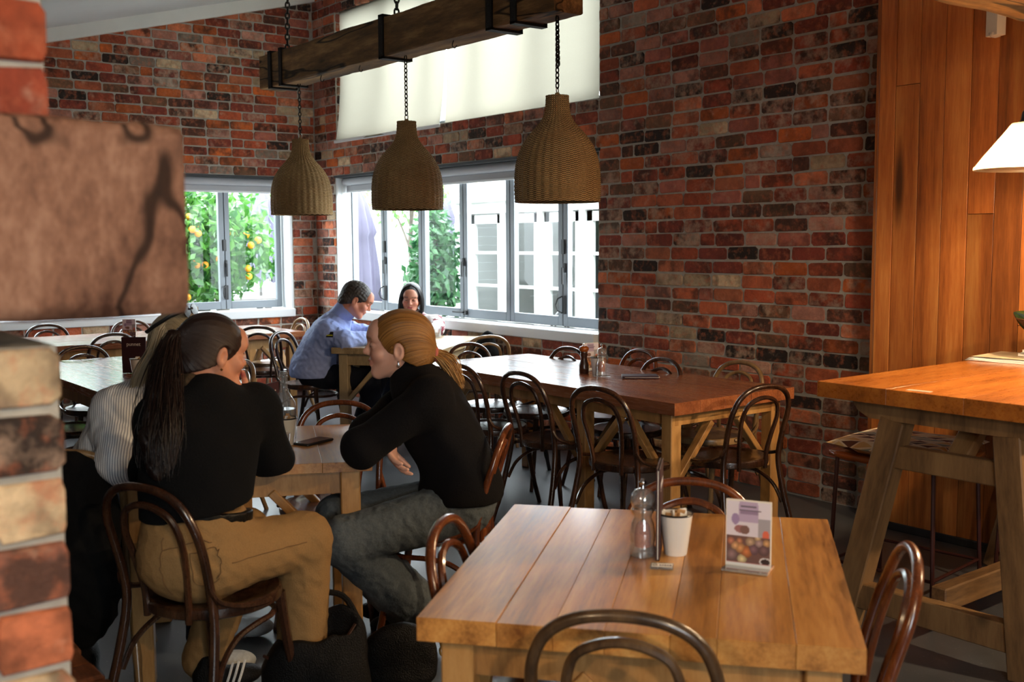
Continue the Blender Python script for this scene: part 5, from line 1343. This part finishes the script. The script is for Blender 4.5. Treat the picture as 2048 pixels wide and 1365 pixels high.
def strands(name, guides, n, r, seed, mat, parent, base, spread, taper=True, seg=12, wave=0.0):
    """many fine locks that follow the guide curves"""
    rg = np.random.default_rng(seed); G = []
    for g in guides:
        p = spline(g, 6); p = np.array([tuple(v) for v in p]); t = np.linspace(0, len(p)-1, seg); i = np.clip(t.astype(int), 0, len(p)-2); fr = (t-i)[:, None]; G.append(p[i]*(1-fr)+p[i+1]*fr)
    G = np.array(G); V = []; F = []; U = []
    sp = np.array(spread if hasattr(spread, '__len__') else [spread]*seg); sp = np.interp(np.linspace(0, 1, seg), np.linspace(0, 1, len(sp)), sp)
    for s in range(n):
        a = rg.integers(len(G)); b_ = (a+1) % len(G) if len(G) > 1 else a; w = rg.random() if len(G) > 1 else 0
        if b_ == 0 and len(G) > 1: b_ = a-1
        P = G[a]*(1-w)+G[b_]*w; o = rg.normal(size=3)*.5; o2 = rg.normal(size=3)*.25
        P = P+sp[:, None]*(o+o2*np.sin(np.linspace(0, 5, seg)+s)[:, None])
        if wave: P = P+wave*np.stack([np.sin(np.linspace(0, 9, seg)+s*.7), np.cos(np.linspace(0, 8, seg)+s*1.3), np.zeros(seg)], 1)*np.linspace(0, 1, seg)[:, None]
        e = max(3, int(seg*(1-.25*rg.random()*taper))); P = P[:e]; o0 = len(V); T = np.gradient(P, axis=0); T /= np.linalg.norm(T, axis=1)[:, None]+1e-9
        x = np.cross(T, [.3, .2, .9]); x /= np.linalg.norm(x, axis=1)[:, None]+1e-9; y = np.cross(T, x); rr = r*(rg.random()*.7+.6)
        for i in range(e):
            q = rr*(1 if not taper else (1-.75*(i/(e-1))**3))
            for k in range(4):
                an = PI/2*k; V.append(P[i]+(x[i]*math.cos(an)+y[i]*math.sin(an))*q); U.append((s*.37, i*.05, k*.01))
        for i in range(e-1):
            for k in range(4): F.append((o0+i*4+k, o0+i*4+(k+1) % 4, o0+(i+1)*4+(k+1) % 4, o0+(i+1)*4+k))
    return to_obj(name, np.array(V), np.array(F), mat, parent, base, attr={'flow': np.array(U)})
def hair_cap(name, c, M, s, tie, mat, parent, base, res=.004, line=(.02, 1.25, .042, .6), extra=None, grow=.008, low=-.085, rough=0.0, side=0.0, ears=True):
    """hair lying close to the skull, swept towards the tie point (head space)"""
    c = np.array(c, float)
    P = [ell(c+M @ (V3(0, -.018, .040)*s), V3(.074+grow, .097+grow, .081+grow)*s, M, .02), ell(c+M @ (V3(0, -.05, -.03)*s), V3(.064+grow, .058+grow, .07)*s, M, .04)]
    if extra: P += extra(lambda x, y, z: c+M @ (np.array([x, y, z])*s))
    tz = np.array(tie, float)
    def strandw(Q):
        l = ((Q-c.astype(f32)) @ M)/s; d = l-tz; return np.arctan2(d[:, 0], d[:, 2]+.35*np.abs(d[:, 1])), d
    def cut(Q):
        l = ((Q-c.astype(f32)) @ M)/s; return ((l[:, 1]-np.minimum(line[0]+line[1]*l[:, 2], line[2]+line[3]*l[:, 2])-side*np.abs(l[:, 0]))*.7*s).astype(f32)
    def lowc(Q): return ((low-(((Q-c.astype(f32)) @ M)/s)[:, 2])*s).astype(f32)
    P += [fun(cut, 0, 'cut'), fun(lowc, 0, 'cut')]
    if ears: P += [ell(c+M @ (V3(sx*.084, -.004, -.006)*s), V3(.022, .022, .034)*s, M, .006, True) for sx in (-1, 1)]
    if rough: P.append(fun(lambda Q: (rough*wob(Q, 260, 1.3)).astype(f32), 0, 'disp'))
    else: P.append(fun(lambda Q: (.0006*np.sin(strandw(Q)[0]*34)+.0006*np.sin(strandw(Q)[0]*83+1)).astype(f32), 0, 'disp'))
    V, F = sdf_mesh(name, P, res); a, d = strandw(V.astype(f32))
    return to_obj(name, V, F, mat, parent, base, attr={'flow': np.stack([a, np.linalg.norm(d, axis=1), 0*a], 1)})
def person(label, J, prims, res, skin, headc, M, s, lips, brow, look='down', cheek=None):
    V, F = sdf_mesh('person', prims, res); base = np.array([J['pelvis'][0], J['pelvis'][1], 0.])
    o = to_obj('person', V, F, 'skin', None, base, paint_head(V, headc, M, s, skin, lips, brow, look, cheek)); o.location = base
    tag(o, label, 'person'); return o, base
def garment(name, prims, res, mat, root, base, smooth_it=0, flow=None):
    V, F = sdf_mesh(name, prims, res); return to_obj(name, V, F, mat, root, base, attr=None if flow is None else {'flow': flow(V)}, smooth_it=smooth_it)

# ---- blonde woman in black, profile to the left
J = dict(head=(6.534, -3.096, 1.122), neck=(6.575, -3.055, 1.005), shL=(6.745, -3.10, .955), shR=(6.45, -2.94, .95), chest=(6.625, -2.985, .84), waist=(6.675, -2.915, .665), pelvis=(6.66, -2.925, .555), elL=(6.653, -3.322, .80), elR=(6.40, -3.15, .795), haL=(6.50, -3.16, .79), haR=(6.625, -3.20, .795), hipL=(6.74, -2.99, .535), hipR=(6.58, -2.88, .525), knL=(6.605, -3.375, .475), knR=(6.40, -3.28, .50), anL=(6.52, -3.02, .13), anR=(6.33, -2.96, .12))
hc, HM, hs = J['head'], frame(236, 1, 3), 1.06
pr = head_prims(hc, HM, hs)+[cap_(np.array(hc)+HM @ V3(0, -.03, -.07), J['neck'], .050, .055, .03)]+torso(J, -.02, .95)+arm(J, 'L', .045, .038, .028)+arm(J, 'R', .045, .038, .028)
pr += leg(J, 'L', .075, .055, .04)+leg(J, 'R', .075, .055, .04)
pr += hand_prims(J['haR'], (.72, -.10, -.62), (.45, .55, .35), -1, (.15, .25, .2), 1.0)+hand_prims(J['haL'], (-.5, .45, -.1), (.1, -.1, -1), 1, (.3, .4, .3))
woman, base = person('blonde woman in a black jumper leaning on the table in profile', J, pr, .0042, lin(226, 172, 148), hc, HM, hs, lin(176, 84, 78), lin(150, 112, 76), 'down')
sw = torso(J, .022, 1.0)+arm(J, 'L', .076, .066, .046, end=.9)+arm(J, 'R', .074, .064, .046, end=.9)+[cap_(np.array(J['neck'])+V3(.0, .0, -.03), np.array(J['neck'])+V3(-.025, -.012, .045), .072, .062, .03), folds(.0045, 26, 2.0, False), fun(lambda P: (.575-P[:, 2]).astype(f32), 0, 'cut')]
garment('jumper', sw, .0065, 'black_knit_warm', woman, base, 1)
jn = [ell(J['pelvis'], (.185, .145, .12), axes(J), .06)]+leg(J, 'L', .105, .080, .105, end=1.02)+leg(J, 'R', .100, .078, .10)+[folds(.0045, 60, 1.2), folds(.003, 120, .5)]
o = garment('jeans', jn, .006, 'denim', woman, base, 1)
for s_ in ('L', 'R'): garment('shoe', shoe(J['an'+s_], (-.61, -.79)), .006, 'black_leather', woman, base)
def cx(L2): return [cap_(L2(0, -.08, .005), L2(0, -.118, -.020), .045, .024, .03)]
hair_cap('hair', hc, HM, hs, (0, -.122, -.022), 'golden_hair', woman, base, .0038, (.045, 2.0, .036, .70), cx, .012, -.075)
tie = np.array(hc)+HM @ (V3(0, -.122, -.022)*hs); bk = HM @ V3(0, -1, 0); bk[2] = 0; bk /= np.linalg.norm(bk)
g0 = [tie+bk*-.02, tie+bk*.025+V3(0, 0, -.008), tie+bk*.058+V3(0, 0, -.040), tie+bk*.080+V3(0, 0, -.085), tie+bk*.098+V3(0, 0, -.128)]
strands('ponytail', [g0, [p+HM @ V3(.012, 0, 0) for p in g0], [p-HM @ V3(.012, 0, 0) for p in g0]], 1500, .0017, 3, 'golden_hair', woman, base, [.008, .015, .020, .018, .012])
garment('hair_band', [ell(tie+bk*.008, (.029, .013, .029), np.stack([HM[:, 0], bk, np.cross(HM[:, 0], bk)], 1), .01), folds(.003, 300, 1)], .004, 'pink_band', woman, base)
er = np.array(hc)+HM @ (V3(-.080, -.006, -.045)*hs)
link('earring', MB().lathe([(0, -.012), (.004, -.01), (.006, -.004), (.003, .004), (.004, .010), (0, .012)], 8).mesh('earring', 'steel', True), woman, loc=er-base)

# ---- dark haired woman in black jumper and tan trousers, back to us
J = dict(head=(6.724, -3.866, 1.165), neck=(6.755, -3.91, 1.045), shL=(6.775, -4.04, .985), shR=(6.735, -3.745, .985), chest=(6.79, -3.94, .885), waist=(6.80, -3.965, .735), pelvis=(6.80, -3.965, .58), elR=(6.635, -3.645, .80), haR=(6.750, -3.802, 1.003), elL=(6.60, -4.02, .81), haL=(6.45, -3.84, .79), hipR=(6.835, -3.935, .56), hipL=(6.70, -3.985, .55), knR=(6.765, -3.60, .555), knL=(6.49, -3.68, .53), anR=(6.77, -3.62, .115), anL=(6.38, -3.79, .09))
hc, HM, hs = J['head'], frame(95, -12, 0), .97
pr = head_prims(hc, HM, hs)+[cap_(np.array(hc)+HM @ V3(0, -.03, -.07), J['neck'], .050, .056, .03)]+torso(J, -.02, .95)+arm(J, 'R', .045, .038, .028)+arm(J, 'L', .045, .038, .028)+leg(J, 'R', .07, .05, .04)+leg(J, 'L', .07, .05, .04)
pr += hand_prims(J['haR'], (.11, -.34, .90), (-.75, -.25, .1), -1, (.05, .18, .25), 1.0)+hand_prims(J['haL'], (-.4, .6, -.05), (0, 0, -1), 1)
woman, base = person('dark haired woman in a black jumper and tan trousers resting her chin on her hand', J, pr, .0045, lin(206, 140, 108), hc, HM, hs, lin(160, 78, 70), lin(60, 40, 30), 'open')
sw = torso(J, .024, 1.0, False)+arm(J, 'R', .074, .066, .048, end=.82)+arm(J, 'L', .074, .064, .046, end=.9)+[folds(.005, 24, .7, False), fun(lambda P: (.722-P[:, 2]+.10*(P[:, 1]+3.96)).astype(f32), 0, 'cut')]
garment('jumper', sw, .0065, 'black_knit', woman, base, 1)
tr = [ell(J['pelvis'], (.182, .135, .135), axes(J), .06), ell(np.array(J['pelvis'])+V3(0, 0, .10), (.158, .118, .10), axes(J), .06)]+leg(J, 'R', .110, .085, .080)+leg(J, 'L', .105, .080, .075)+[folds(.0045, 62, 2.2), folds(.0012, 130, .6), fun(lambda P: (P[:, 2]-.715).astype(f32), 0, 'cut')]
trs = garment('trousers', tr, .006, 'tan_twill', woman, base, 1)
def on_surface(pts, prims, out=.0015):
    P = np.array(pts, dtype=f32)
    for _ in range(6):
        d = field(P, prims); e = .004
        gr = np.stack([field(P+np.eye(3, dtype=f32)[i]*e, prims)-field(P-np.eye(3, dtype=f32)[i]*e, prims) for i in range(3)], 1); gr /= np.linalg.norm(gr, axis=1)[:, None]+1e-9
        P = (P-gr*(d[:, None]-out)).astype(f32)
    return P
plain('tan_stitch', lin(112, 82, 48), .9); pc = np.array(J['pelvis']); bq = np.array([.79, -.61, 0]); rq = np.array([.61, .79, 0])
def stitch(q, nm):
    q = np.array([tuple(v) for v in spline([pc+bq*.14+rq*a+V3(0, 0, 1)*b_ for a, b_ in q], 5)]); q = on_surface(q, tr); part(nm, MB().tube([tuple(v-base) for v in q], .0016, 5), 'tan_stitch', trs, True)
stitch([(.02, .045), (.07, .052), (.125, .058)], 'pocket_edge'); stitch([(.02, .045), (.025, 0), (.035, -.045), (.078, -.07), (.115, -.045), (.122, 0), (.125, .058)], 'pocket_edge')
stitch([(-.05, .09), (-.055, .03), (-.05, -.03), (-.035, -.09)], 'seam'); stitch([(-.055, .055), (.02, .075), (.10, .085)], 'seam')
hk, kk = np.array(J['hipR'], float), np.array(J['knR'], float)
q = on_surface([hk*(1-t)+kk*t+np.array([.10, -.02, .02]) for t in np.linspace(.1, .95, 16)], tr); part('seam', MB().tube([tuple(v-base) for v in q], .0015, 5), 'tan_stitch', trs, True)
bm_ = axes(J); 
def beltf(P):
    l = (P-V3(*J['pelvis'])) @ bm_; q = np.sqrt((l[:, 0]/.166)**2+(l[:, 1]/.126)**2); return np.maximum((q-1)*.14, np.abs(l[:, 2]-.115)-.016).astype(f32)
V, F = sdf_mesh('belt', [fun(beltf, .001)], .0055, lohi=(np.array(J['pelvis'])-.24, np.array(J['pelvis'])+.24)); to_obj('belt', V, F, 'belt_black', woman, base)
V, F = sdf_mesh('shoe', shoe((6.44, -3.80, .09), (.25, .97)), .0055); so = to_obj('shoe', V, F, 'black_leather', woman, base)
V, F = sdf_mesh('shoe', shoe(J['anR'], (-.3, .95)), .0055); to_obj('shoe', V, F, 'charcoal_shoe', woman, base)
for k in range(3):
    c0 = np.array([6.505, -3.755+k*.022, .06]); part('stripe', MB().tube([tuple(c0+V3(-.012, .018, .035)-base), tuple(c0+V3(.0, .0, .0)-base), tuple(c0+V3(.004, -.014, -.03)-base)], .0045, 5), 'stripe_white', so)
hair_cap('hair', hc, HM, hs, (0, -.112, .03), 'brown_hair', woman, base, .0042, (.045, 2.0, .036, .66), lambda L2: [cap_(L2(0, -.08, .03), L2(0, -.110, .03), .04, .022, .03)], .009, -.075)
tie = np.array(hc)+HM @ (V3(0, -.114, .03)*hs); bk = HM @ V3(0, -1, 0); bk[2] = 0; bk /= np.linalg.norm(bk); lf = -HM[:, 0]
g = []
for o_, e_ in ((-.01, -.09), (.0, -.03), (.01, .04), (.0, .09)):
    g.append([tie-bk*.02, tie+bk*.022+V3(0, 0, .008)+HM[:, 0]*o_, tie+bk*.040+V3(.03, -.02, -.055)+HM[:, 0]*(o_+e_*.22), tie+bk*.040+V3(.085, -.055, -.15)+HM[:, 0]*(e_*.5), tie+bk*.040+V3(.12, -.085, -.26)+HM[:, 0]*(e_*.75), tie+bk*.040+V3(.13, -.095, -.36)+HM[:, 0]*e_*.8])
strands('ponytail', g, 2400, .0017, 8, 'brown_hair', woman, base, [.005, .012, .018, .024, .030, .024], wave=.012, seg=16)
mid_g = [np.mean([np.array(q[i]) for q in g], 0) for i in range(6)]
garment('ponytail_core', [cap_(mid_g[i], mid_g[i+1], r0, r1, .02) for i, (r0, r1) in enumerate(((.014, .020), (.020, .026), (.026, .036), (.036, .044), (.044, .024)))]+[folds(.008, 90, .7)], .006, 'brown_hair', woman, base, flow=lambda V: np.stack([V[:, 0]*3+V[:, 1]*3, V[:, 2], 0*V[:, 0]], 1))
garment('hair_tie', [ell(tie+bk*.01, (.024, .010, .024), np.stack([HM[:, 0], bk, np.cross(HM[:, 0], bk)], 1), .01)], .004, 'belt_black', woman, base)
garment('scarf', [cap_(np.array(J['neck'])+V3(.01, -.05, .02), np.array(J['neck'])+V3(-.05, .05, -.005), .052, .045, .03), cap_(np.array(J['neck'])+V3(-.05, .05, -.005), np.array(J['neck'])+V3(-.06, .10, -.06), .042, .03, .03), folds(.009, 70, .4)], .006, 'brown_scarf', woman, base)
er = np.array(hc)+HM @ (V3(.080, -.006, -.042)*hs); link('earring', MB().lathe([(0, -.005), (.005, 0), (0, .005)], 8).mesh('earring', 'brass', True), woman, loc=er-base)

# ---- woman in striped shirt, half hidden behind her
J = dict(head=(6.24, -3.775, 1.135), neck=(6.20, -3.84, 1.005), shL=(6.165, -3.985, .935), shR=(6.03, -3.735, .935), chest=(6.09, -3.91, .82), waist=(6.04, -4.00, .665), pelvis=(5.99, -4.05, .555), elL=(6.285, -4.03, .775), haL=(6.33, -3.84, .79), elR=(6.08, -3.60, .80), haR=(6.25, -3.55, .79), hipL=(6.07, -4.06, .53), hipR=(5.93, -3.98, .53), knL=(6.27, -3.73, .53), knR=(6.10, -3.66, .53), anL=(6.30, -3.76, .10), anR=(6.02, -3.56, .09))
hc, HM, hs = J['head'], frame(48, -12, 0), 1.0
pr = head_prims(hc, HM, hs)+[cap_(np.array(hc)+HM @ V3(0, -.03, -.07), J['neck'], .050, .055, .03)]+torso(J, -.02, .95)+arm(J, 'R', .045, .038, .028)+arm(J, 'L', .045, .038, .028)+leg(J, 'R', .07, .05, .035)+leg(J, 'L', .07, .05, .035)
pr += hand_prims(J['haR'], (.8, .3, -.05), (0, 0, -1), 1)+hand_prims(J['haL'], (.3, .8, -.1), (0, 0, -1), -1)
woman, base = person('ash blonde woman in a striped white shirt partly hidden behind the dark haired woman', J, pr, .0048, lin(214, 156, 130), hc, HM, hs, lin(170, 84, 78), lin(140, 110, 80), 'open')
sw = torso(J, .026, 1.02)+arm(J, 'R', .070, .060, .046, end=.9)+arm(J, 'L', .072, .062, .046, end=.92)+[cap_(np.array(J['neck'])+V3(0, 0, -.03), np.array(J['neck'])+V3(.01, .01, .015), .066, .060, .03), folds(.005, 60, 1.9), fun(lambda P: (.56-P[:, 2]).astype(f32), 0, 'cut')]
am = axes(J)
def flow(V):
    x = V @ np.array([.56, .83, .03])+.0012*np.sin(V[:, 2]*45); return np.stack([x, V[:, 2], 0*x], 1)
garment('shirt', sw, .006, 'striped_shirt', woman, base, 0, flow)
garment('trousers', [ell(J['pelvis'], (.175, .14, .12), axes(J), .06)]+leg(J, 'R', .095, .072, .06, end=.9)+leg(J, 'L', .098, .074, .06, end=.9)+[folds(.005, 28, .9)], .007, 'navy_cloth', woman, base)
for s_ in ('L', 'R'): garment('shoe', shoe(J['an'+s_], (.5, .85)), .006, 'white_shoe', woman, base)
hair_cap('hair', hc, HM, hs, (0, -.03, .12), 'ash_hair', woman, base, .0045, (.05, 2.0, .030, .62), None, .011, -.10)
top = lambda x, y, z: np.array(hc)+HM @ (V3(x, y, z)*hs)
g = []
for sx in (-1, 1):
    for yy_, e_ in ((.02, .02), (-.02, -.0), (-.05, -.02), (-.075, -.03)):
        g.append([top(sx*.012, yy_*.6, .125), top(sx*.070, yy_, .075), top(sx*.083, yy_-.008, -.01), top(sx*.080, yy_+e_-.01, -.10), top(sx*.078, yy_+e_-.018, -.19)+V3(0, 0, -.02), top(sx*.072, yy_+e_*1.2-.025, -.25)+V3(0, 0, -.02)])
strands('long_hair', g, 1600, .0016, 21, 'ash_hair', woman, base, [.002, .006, .008, .011, .014, .014], seg=14)
sg_ = bpy.data.objects.new('sunglasses', None); COL.objects.link(sg_); sg_.location = top(0, .045, .115); tag(sg_, 'dark sunglasses pushed up on the ash blonde hair', 'sunglasses'); sg_.matrix_world = Matrix.Translation(top(0, -.005, .122)) @ Matrix(HM.tolist()).to_4x4()
plain('lens_dark', lin(20, 16, 16), .08, 0, .8)
for sx in (-1, 1):
    V = []; n_ = 18
    for k in range(n_): a = 2*PI*k/n_; V.append((sx*.034+.029*math.cos(a), .002-.010*math.sin(a)+.006, .018+.020*math.sin(a)))
    mb = MB(); mb.add(V+[(x, y-.003, z-.001) for x, y, z in V], [tuple(range(n_)), tuple(range(2*n_-1, n_-1, -1))]+[(i, (i+1) % n_, n_+(i+1) % n_, n_+i) for i in range(n_)]); part('lens', mb, 'lens_dark', sg_)
    part('temple', MB().tube([(sx*.064, .006, .022), (sx*.084, -.03, -.005), (sx*.090, -.075, -.048), (sx*.086, -.10, -.075)], .0045, 6, flat=1.6), 'stripe_white' if sx < 0 else 'black_plastic', sg_, True)
part('bridge', MB().tube([(-.008, .008, .024), (0, .010, .028), (.008, .008, .024)], .003, 6), 'black_plastic', sg_)

# ---- man in blue jacket
J = dict(head=(2.90, -1.20, 1.075), neck=(2.80, -1.285, .945), shR=(2.885, -1.44, .855), shL=(2.62, -1.215, .865), chest=(2.725, -1.375, .75), waist=(2.665, -1.43, .61), pelvis=(2.66, -1.42, .535), elR=(3.015, -1.37, .795), haR=(3.00, -1.11, .80), elL=(2.72, -1.02, .80), haL=(2.93, -1.00, .80), hipR=(2.73, -1.46, .52), hipL=(2.64, -1.33, .52), knR=(3.06, -1.20, .50), knL=(2.90, -1.04, .50), anR=(3.10, -1.17, .10), anL=(2.78, -1.12, .10))
hc, HM, hs = J['head'], frame(60, -30, 0), 1.08
pr = head_prims(hc, HM, hs, True)+[cap_(np.array(hc)+HM @ V3(0, -.03, -.07), J['neck'], .056, .062, .03)]+torso(J, -.01, 1.05)+arm(J, 'R', .05, .042, .032)+arm(J, 'L', .05, .042, .032)+leg(J, 'R', .08, .06, .045)+leg(J, 'L', .08, .06, .045)
pr += hand_prims(J['haR'], (.1, 1, 0), (-.2, 0, -1), -1, sc=1.1)+hand_prims(J['haL'], (.8, .2, 0), (0, 0, -1), 1, sc=1.1)
man, base = person('man in a blue jacket bent over the far table', J, pr, .005, lin(204, 138, 112), hc, HM, hs, lin(160, 90, 80), lin(44, 34, 28), 'down')
sw = torso(J, .035, 1.12)+arm(J, 'R', .080, .070, .052, end=.95)+arm(J, 'L', .080, .070, .052, end=.95)+[folds(.008, 50, 1.1), folds(.004, 110, .3), fun(lambda P: (.515-P[:, 2]).astype(f32), 0, 'cut')]
jk = garment('jacket', sw, .007, 'blue_shell', man, base, 1)
nk = np.array(J['neck'])
garment('collar', [cap_(nk+V3(-.02, -.02, -.02), nk+V3(.035, .03, .06), .085, .082, .02), ell(nk+V3(.06, .055, .11), (.07, .07, .06), None, .02, True), folds(.003, 60, 1)], .006, 'blue_shell', man, base)
bd_ = np.array(J['shR'])*.62+np.array(J['elR'])*.38+V3(.052, -.058, .012); q = Vector((.62, -.72, .25)).to_track_quat('Y', 'Z')
part('badge', MB().box((0, 0, 0), (.055, .006, .040), ch=.002), 'black_plastic', jk, loc=bd_-base, rot=q.to_euler()); plain('badge_yellow', lin(190, 196, 40), .6); part('badge_mark', MB().box((0, .0042, -.006), (.045, .002, .007)), 'badge_yellow', jk, loc=bd_-base, rot=q.to_euler())
garment('trousers', [ell(J['pelvis'], (.185, .15, .12), axes(J), .06)]+leg(J, 'R', .10, .082, .065)+leg(J, 'L', .10, .082, .065)+[folds(.006, 28, .9)], .0075, 'navy_cloth', man, base)
for s_ in ('L', 'R'): garment('shoe', shoe(J['an'+s_], (.75, .65), .27), .007, 'green_shoe', man, base)
hair_cap('hair', hc, HM, hs, (0, -.06, .10), 'short_hair', man, base, .0045, (.024, 1.5, .062, .55), None, .009, -.07, .0030)

# ---- woman facing us in patterned blouse
J = dict(head=(2.335, -.365, 1.035), neck=(2.30, -.325, .895), shL=(2.47, -.225, .825), shR=(2.165, -.435, .82), chest=(2.29, -.315, .71), waist=(2.265, -.34, .60), pelvis=(2.24, -.37, .54), elL=(2.62, -.30, .80), haL=(2.74, -.50, .80), elR=(2.36, -.62, .80), haR=(2.62, -.66, .80), hipL=(2.30, -.30, .52), hipR=(2.17, -.42, .52), knL=(2.62, -.55, .50), knR=(2.52, -.68, .50), anL=(2.66, -.60, .10), anR=(2.55, -.74, .10))
hc, HM, hs = J['head'], frame(322, -12, 3), 1.0
pr = head_prims(hc, HM, hs)+[cap_(np.array(hc)+HM @ V3(0, -.03, -.07), J['neck'], .048, .054, .03)]+torso(J, -.02, .92)+arm(J, 'R', .043, .036, .028)+arm(J, 'L', .043, .036, .028)+leg(J, 'R', .07, .05, .035)+leg(J, 'L', .07, .05, .035)
pr += hand_prims(J['haR'], (.8, .2, 0), (0, 0, -1), 1)+hand_prims(J['haL'], (.5, -.6, 0), (0, 0, -1), -1)
woman, base = person('dark haired woman in a white and maroon blouse facing us by the window', J, pr, .005, lin(172, 116, 92), hc, HM, hs, lin(140, 60, 62), lin(26, 18, 16), 'down')
sw = torso(J, .022, 1.0)+arm(J, 'R', .066, .056, .042, end=.92)+arm(J, 'L', .066, .056, .042, end=.92)+[folds(.005, 60, 1.6), fun(lambda P: (.53-P[:, 2]).astype(f32), 0, 'cut')]
garment('blouse', sw, .007, 'patterned_blouse', woman, base, 1)
garment('trousers', [ell(J['pelvis'], (.175, .14, .12), axes(J), .06)]+leg(J, 'R', .09, .07, .055)+leg(J, 'L', .09, .07, .055), .008, 'navy_cloth', woman, base)
for s_ in ('L', 'R'): garment('shoe', shoe(J['an'+s_], (.8, -.6)), .007, 'black_leather', woman, base)
hair_cap('hair', hc, HM, hs, (0, -.02, .13), 'black_hair', woman, base, .0048, (.06, 1.2, .040, .62), None, .012, -.10, ears=False)
top = lambda x, y, z: np.array(hc)+HM @ (V3(x, y, z)*hs)
g = []
for sx in (-1, 1):
    for yy_, e_ in ((.045, .0), (.01, .0), (-.04, -.02), (-.09, -.05)):
        g.append([top(sx*.006, yy_*.8, .125), top(sx*.062, yy_+.005, .085), top(sx*.088, yy_, .0), top(sx*.090, yy_+e_, -.10), top(sx*.085, yy_+e_, -.20)])
strands('long_hair', g, 1100, .0020, 31, 'black_hair', woman, base, [.002, .006, .008, .010, .010], seg=12)

# ------------------------------------------------------------------ bags and coat
def blob(name, label, cat, loc, prims, mat, res=.007, sm=1):
    V, F = sdf_mesh(name, prims, res); b0 = np.array(loc, float); o = to_obj(name, V, F, mat, None, b0, smooth_it=sm); o.location = b0; return tag(o, label, cat)
def rot2(a): c, s = math.cos(rad(a)), math.sin(rad(a)); return np.array([[c, -s, 0], [s, c, 0], [0, 0, 1]])
c0 = np.array([6.83, -3.60, 0.0]); RM = rot2(50)
tp = [ell(c0+[0, 0, .13], (.175, .10, .155), RM, .05), ell(c0+[0, 0, .04], (.19, .12, .06), RM, .05), ell(c0+RM @ V3(.06, .02, .26), (.10, .055, .10), RM, .05), ell(c0+RM @ V3(.0, .0, .33), (.13, .045, .12), RM, .03, True), folds(.008, 22, 1.4)]
bg = blob('tote_bag', 'slouching black tote bag on the floor by the table leg', 'bag', c0, tp, 'black_leather')
part('handle', MB().tube(spline([tuple(RM @ V3(-.13, .03, .25)), tuple(RM @ V3(-.04, .05, .36)), tuple(RM @ V3(.08, .05, .37)), tuple(RM @ V3(.15, .03, .25))], 6), .010, 7), 'black_leather', bg, True)
part('piping', MB().tube(spline([tuple(RM @ V3(-.16, -.03, .20)), tuple(RM @ V3(-.05, -.075, .175)), tuple(RM @ V3(.06, -.06, .21)), tuple(RM @ V3(.13, -.01, .30))], 6), .005, 6), 'pepper_wood', bg, True)
c1 = np.array([6.80, -3.27, 0.0])
bg = blob('shoulder_bag', 'small black shoulder bag with brass chain on the floor', 'bag', c1, [ell(c1+[0, 0, .10], (.13, .06, .115), rot2(60), .04), ell(c1+[0, 0, .03], (.12, .07, .04), rot2(60), .04), folds(.004, 30, 2.0)], 'black_leather')
link('chain_strap', chain((.055, .125, .17), (.07, .135, .06), .03, .004).mesh('chain_strap', 'brass', True), bg, kind='stuff'); part('clasp', MB().tube([(-.075+.012*math.cos(a), -.105, .205+.016*math.sin(a)) for a in [2*PI*k/10 for k in range(10)]], .0035, 6, True), 'brass', bg, True)
c2 = np.array([6.08, -4.22, 0.0])
bg = blob('leather_bag', 'black woven leather bag on the floor beside the near pillar', 'bag', c2, [ell(c2+[0, 0, .12], (.19, .10, .13), rot2(40), .04), ell(c2+[0, 0, .04], (.20, .12, .05), rot2(40), .04), folds(.005, 26, .6)], 'black_leather')
part('zip', MB().tube(spline([tuple(rot2(40) @ V3(-.17, 0, .215)), tuple(rot2(40) @ V3(0, .01, .255)), tuple(rot2(40) @ V3(.17, 0, .21))], 6), .007, 6), 'belt_black', bg, True)
for sx in (-.08, .08): part('stud', MB().lathe([(0, .0), (.010, .002), (.008, .008), (0, .010)], 10), 'steel', bg, True, loc=tuple(rot2(40) @ V3(sx, -.10, .15)), rot=(PI/2, 0, rad(40)))
c3 = np.array([6.225, -4.20, .42])
blob('black_coat', 'black coat hung over the back of the striped woman\'s chair', 'coat', c3, [ell(c3+[0, 0, .20], (.19, .055, .22), rot2(62), .05), ell(c3+[.02, -.01, .0], (.20, .065, .26), rot2(62), .05), folds(.010, 40, 1.0)], 'coat_black')
c4 = np.array([3.12, -.18, .45])
blob('dark_bag', 'dark bag on the bench below the back window beside the couple', 'bag', c4, [ell(c4+[0, 0, .15], (.12, .08, .16), rot2(20), .04), ell(c4+[.03, 0, .30], (.06, .03, .06), rot2(20), .04), folds(.006, 30, 1.0)], 'coat_black')
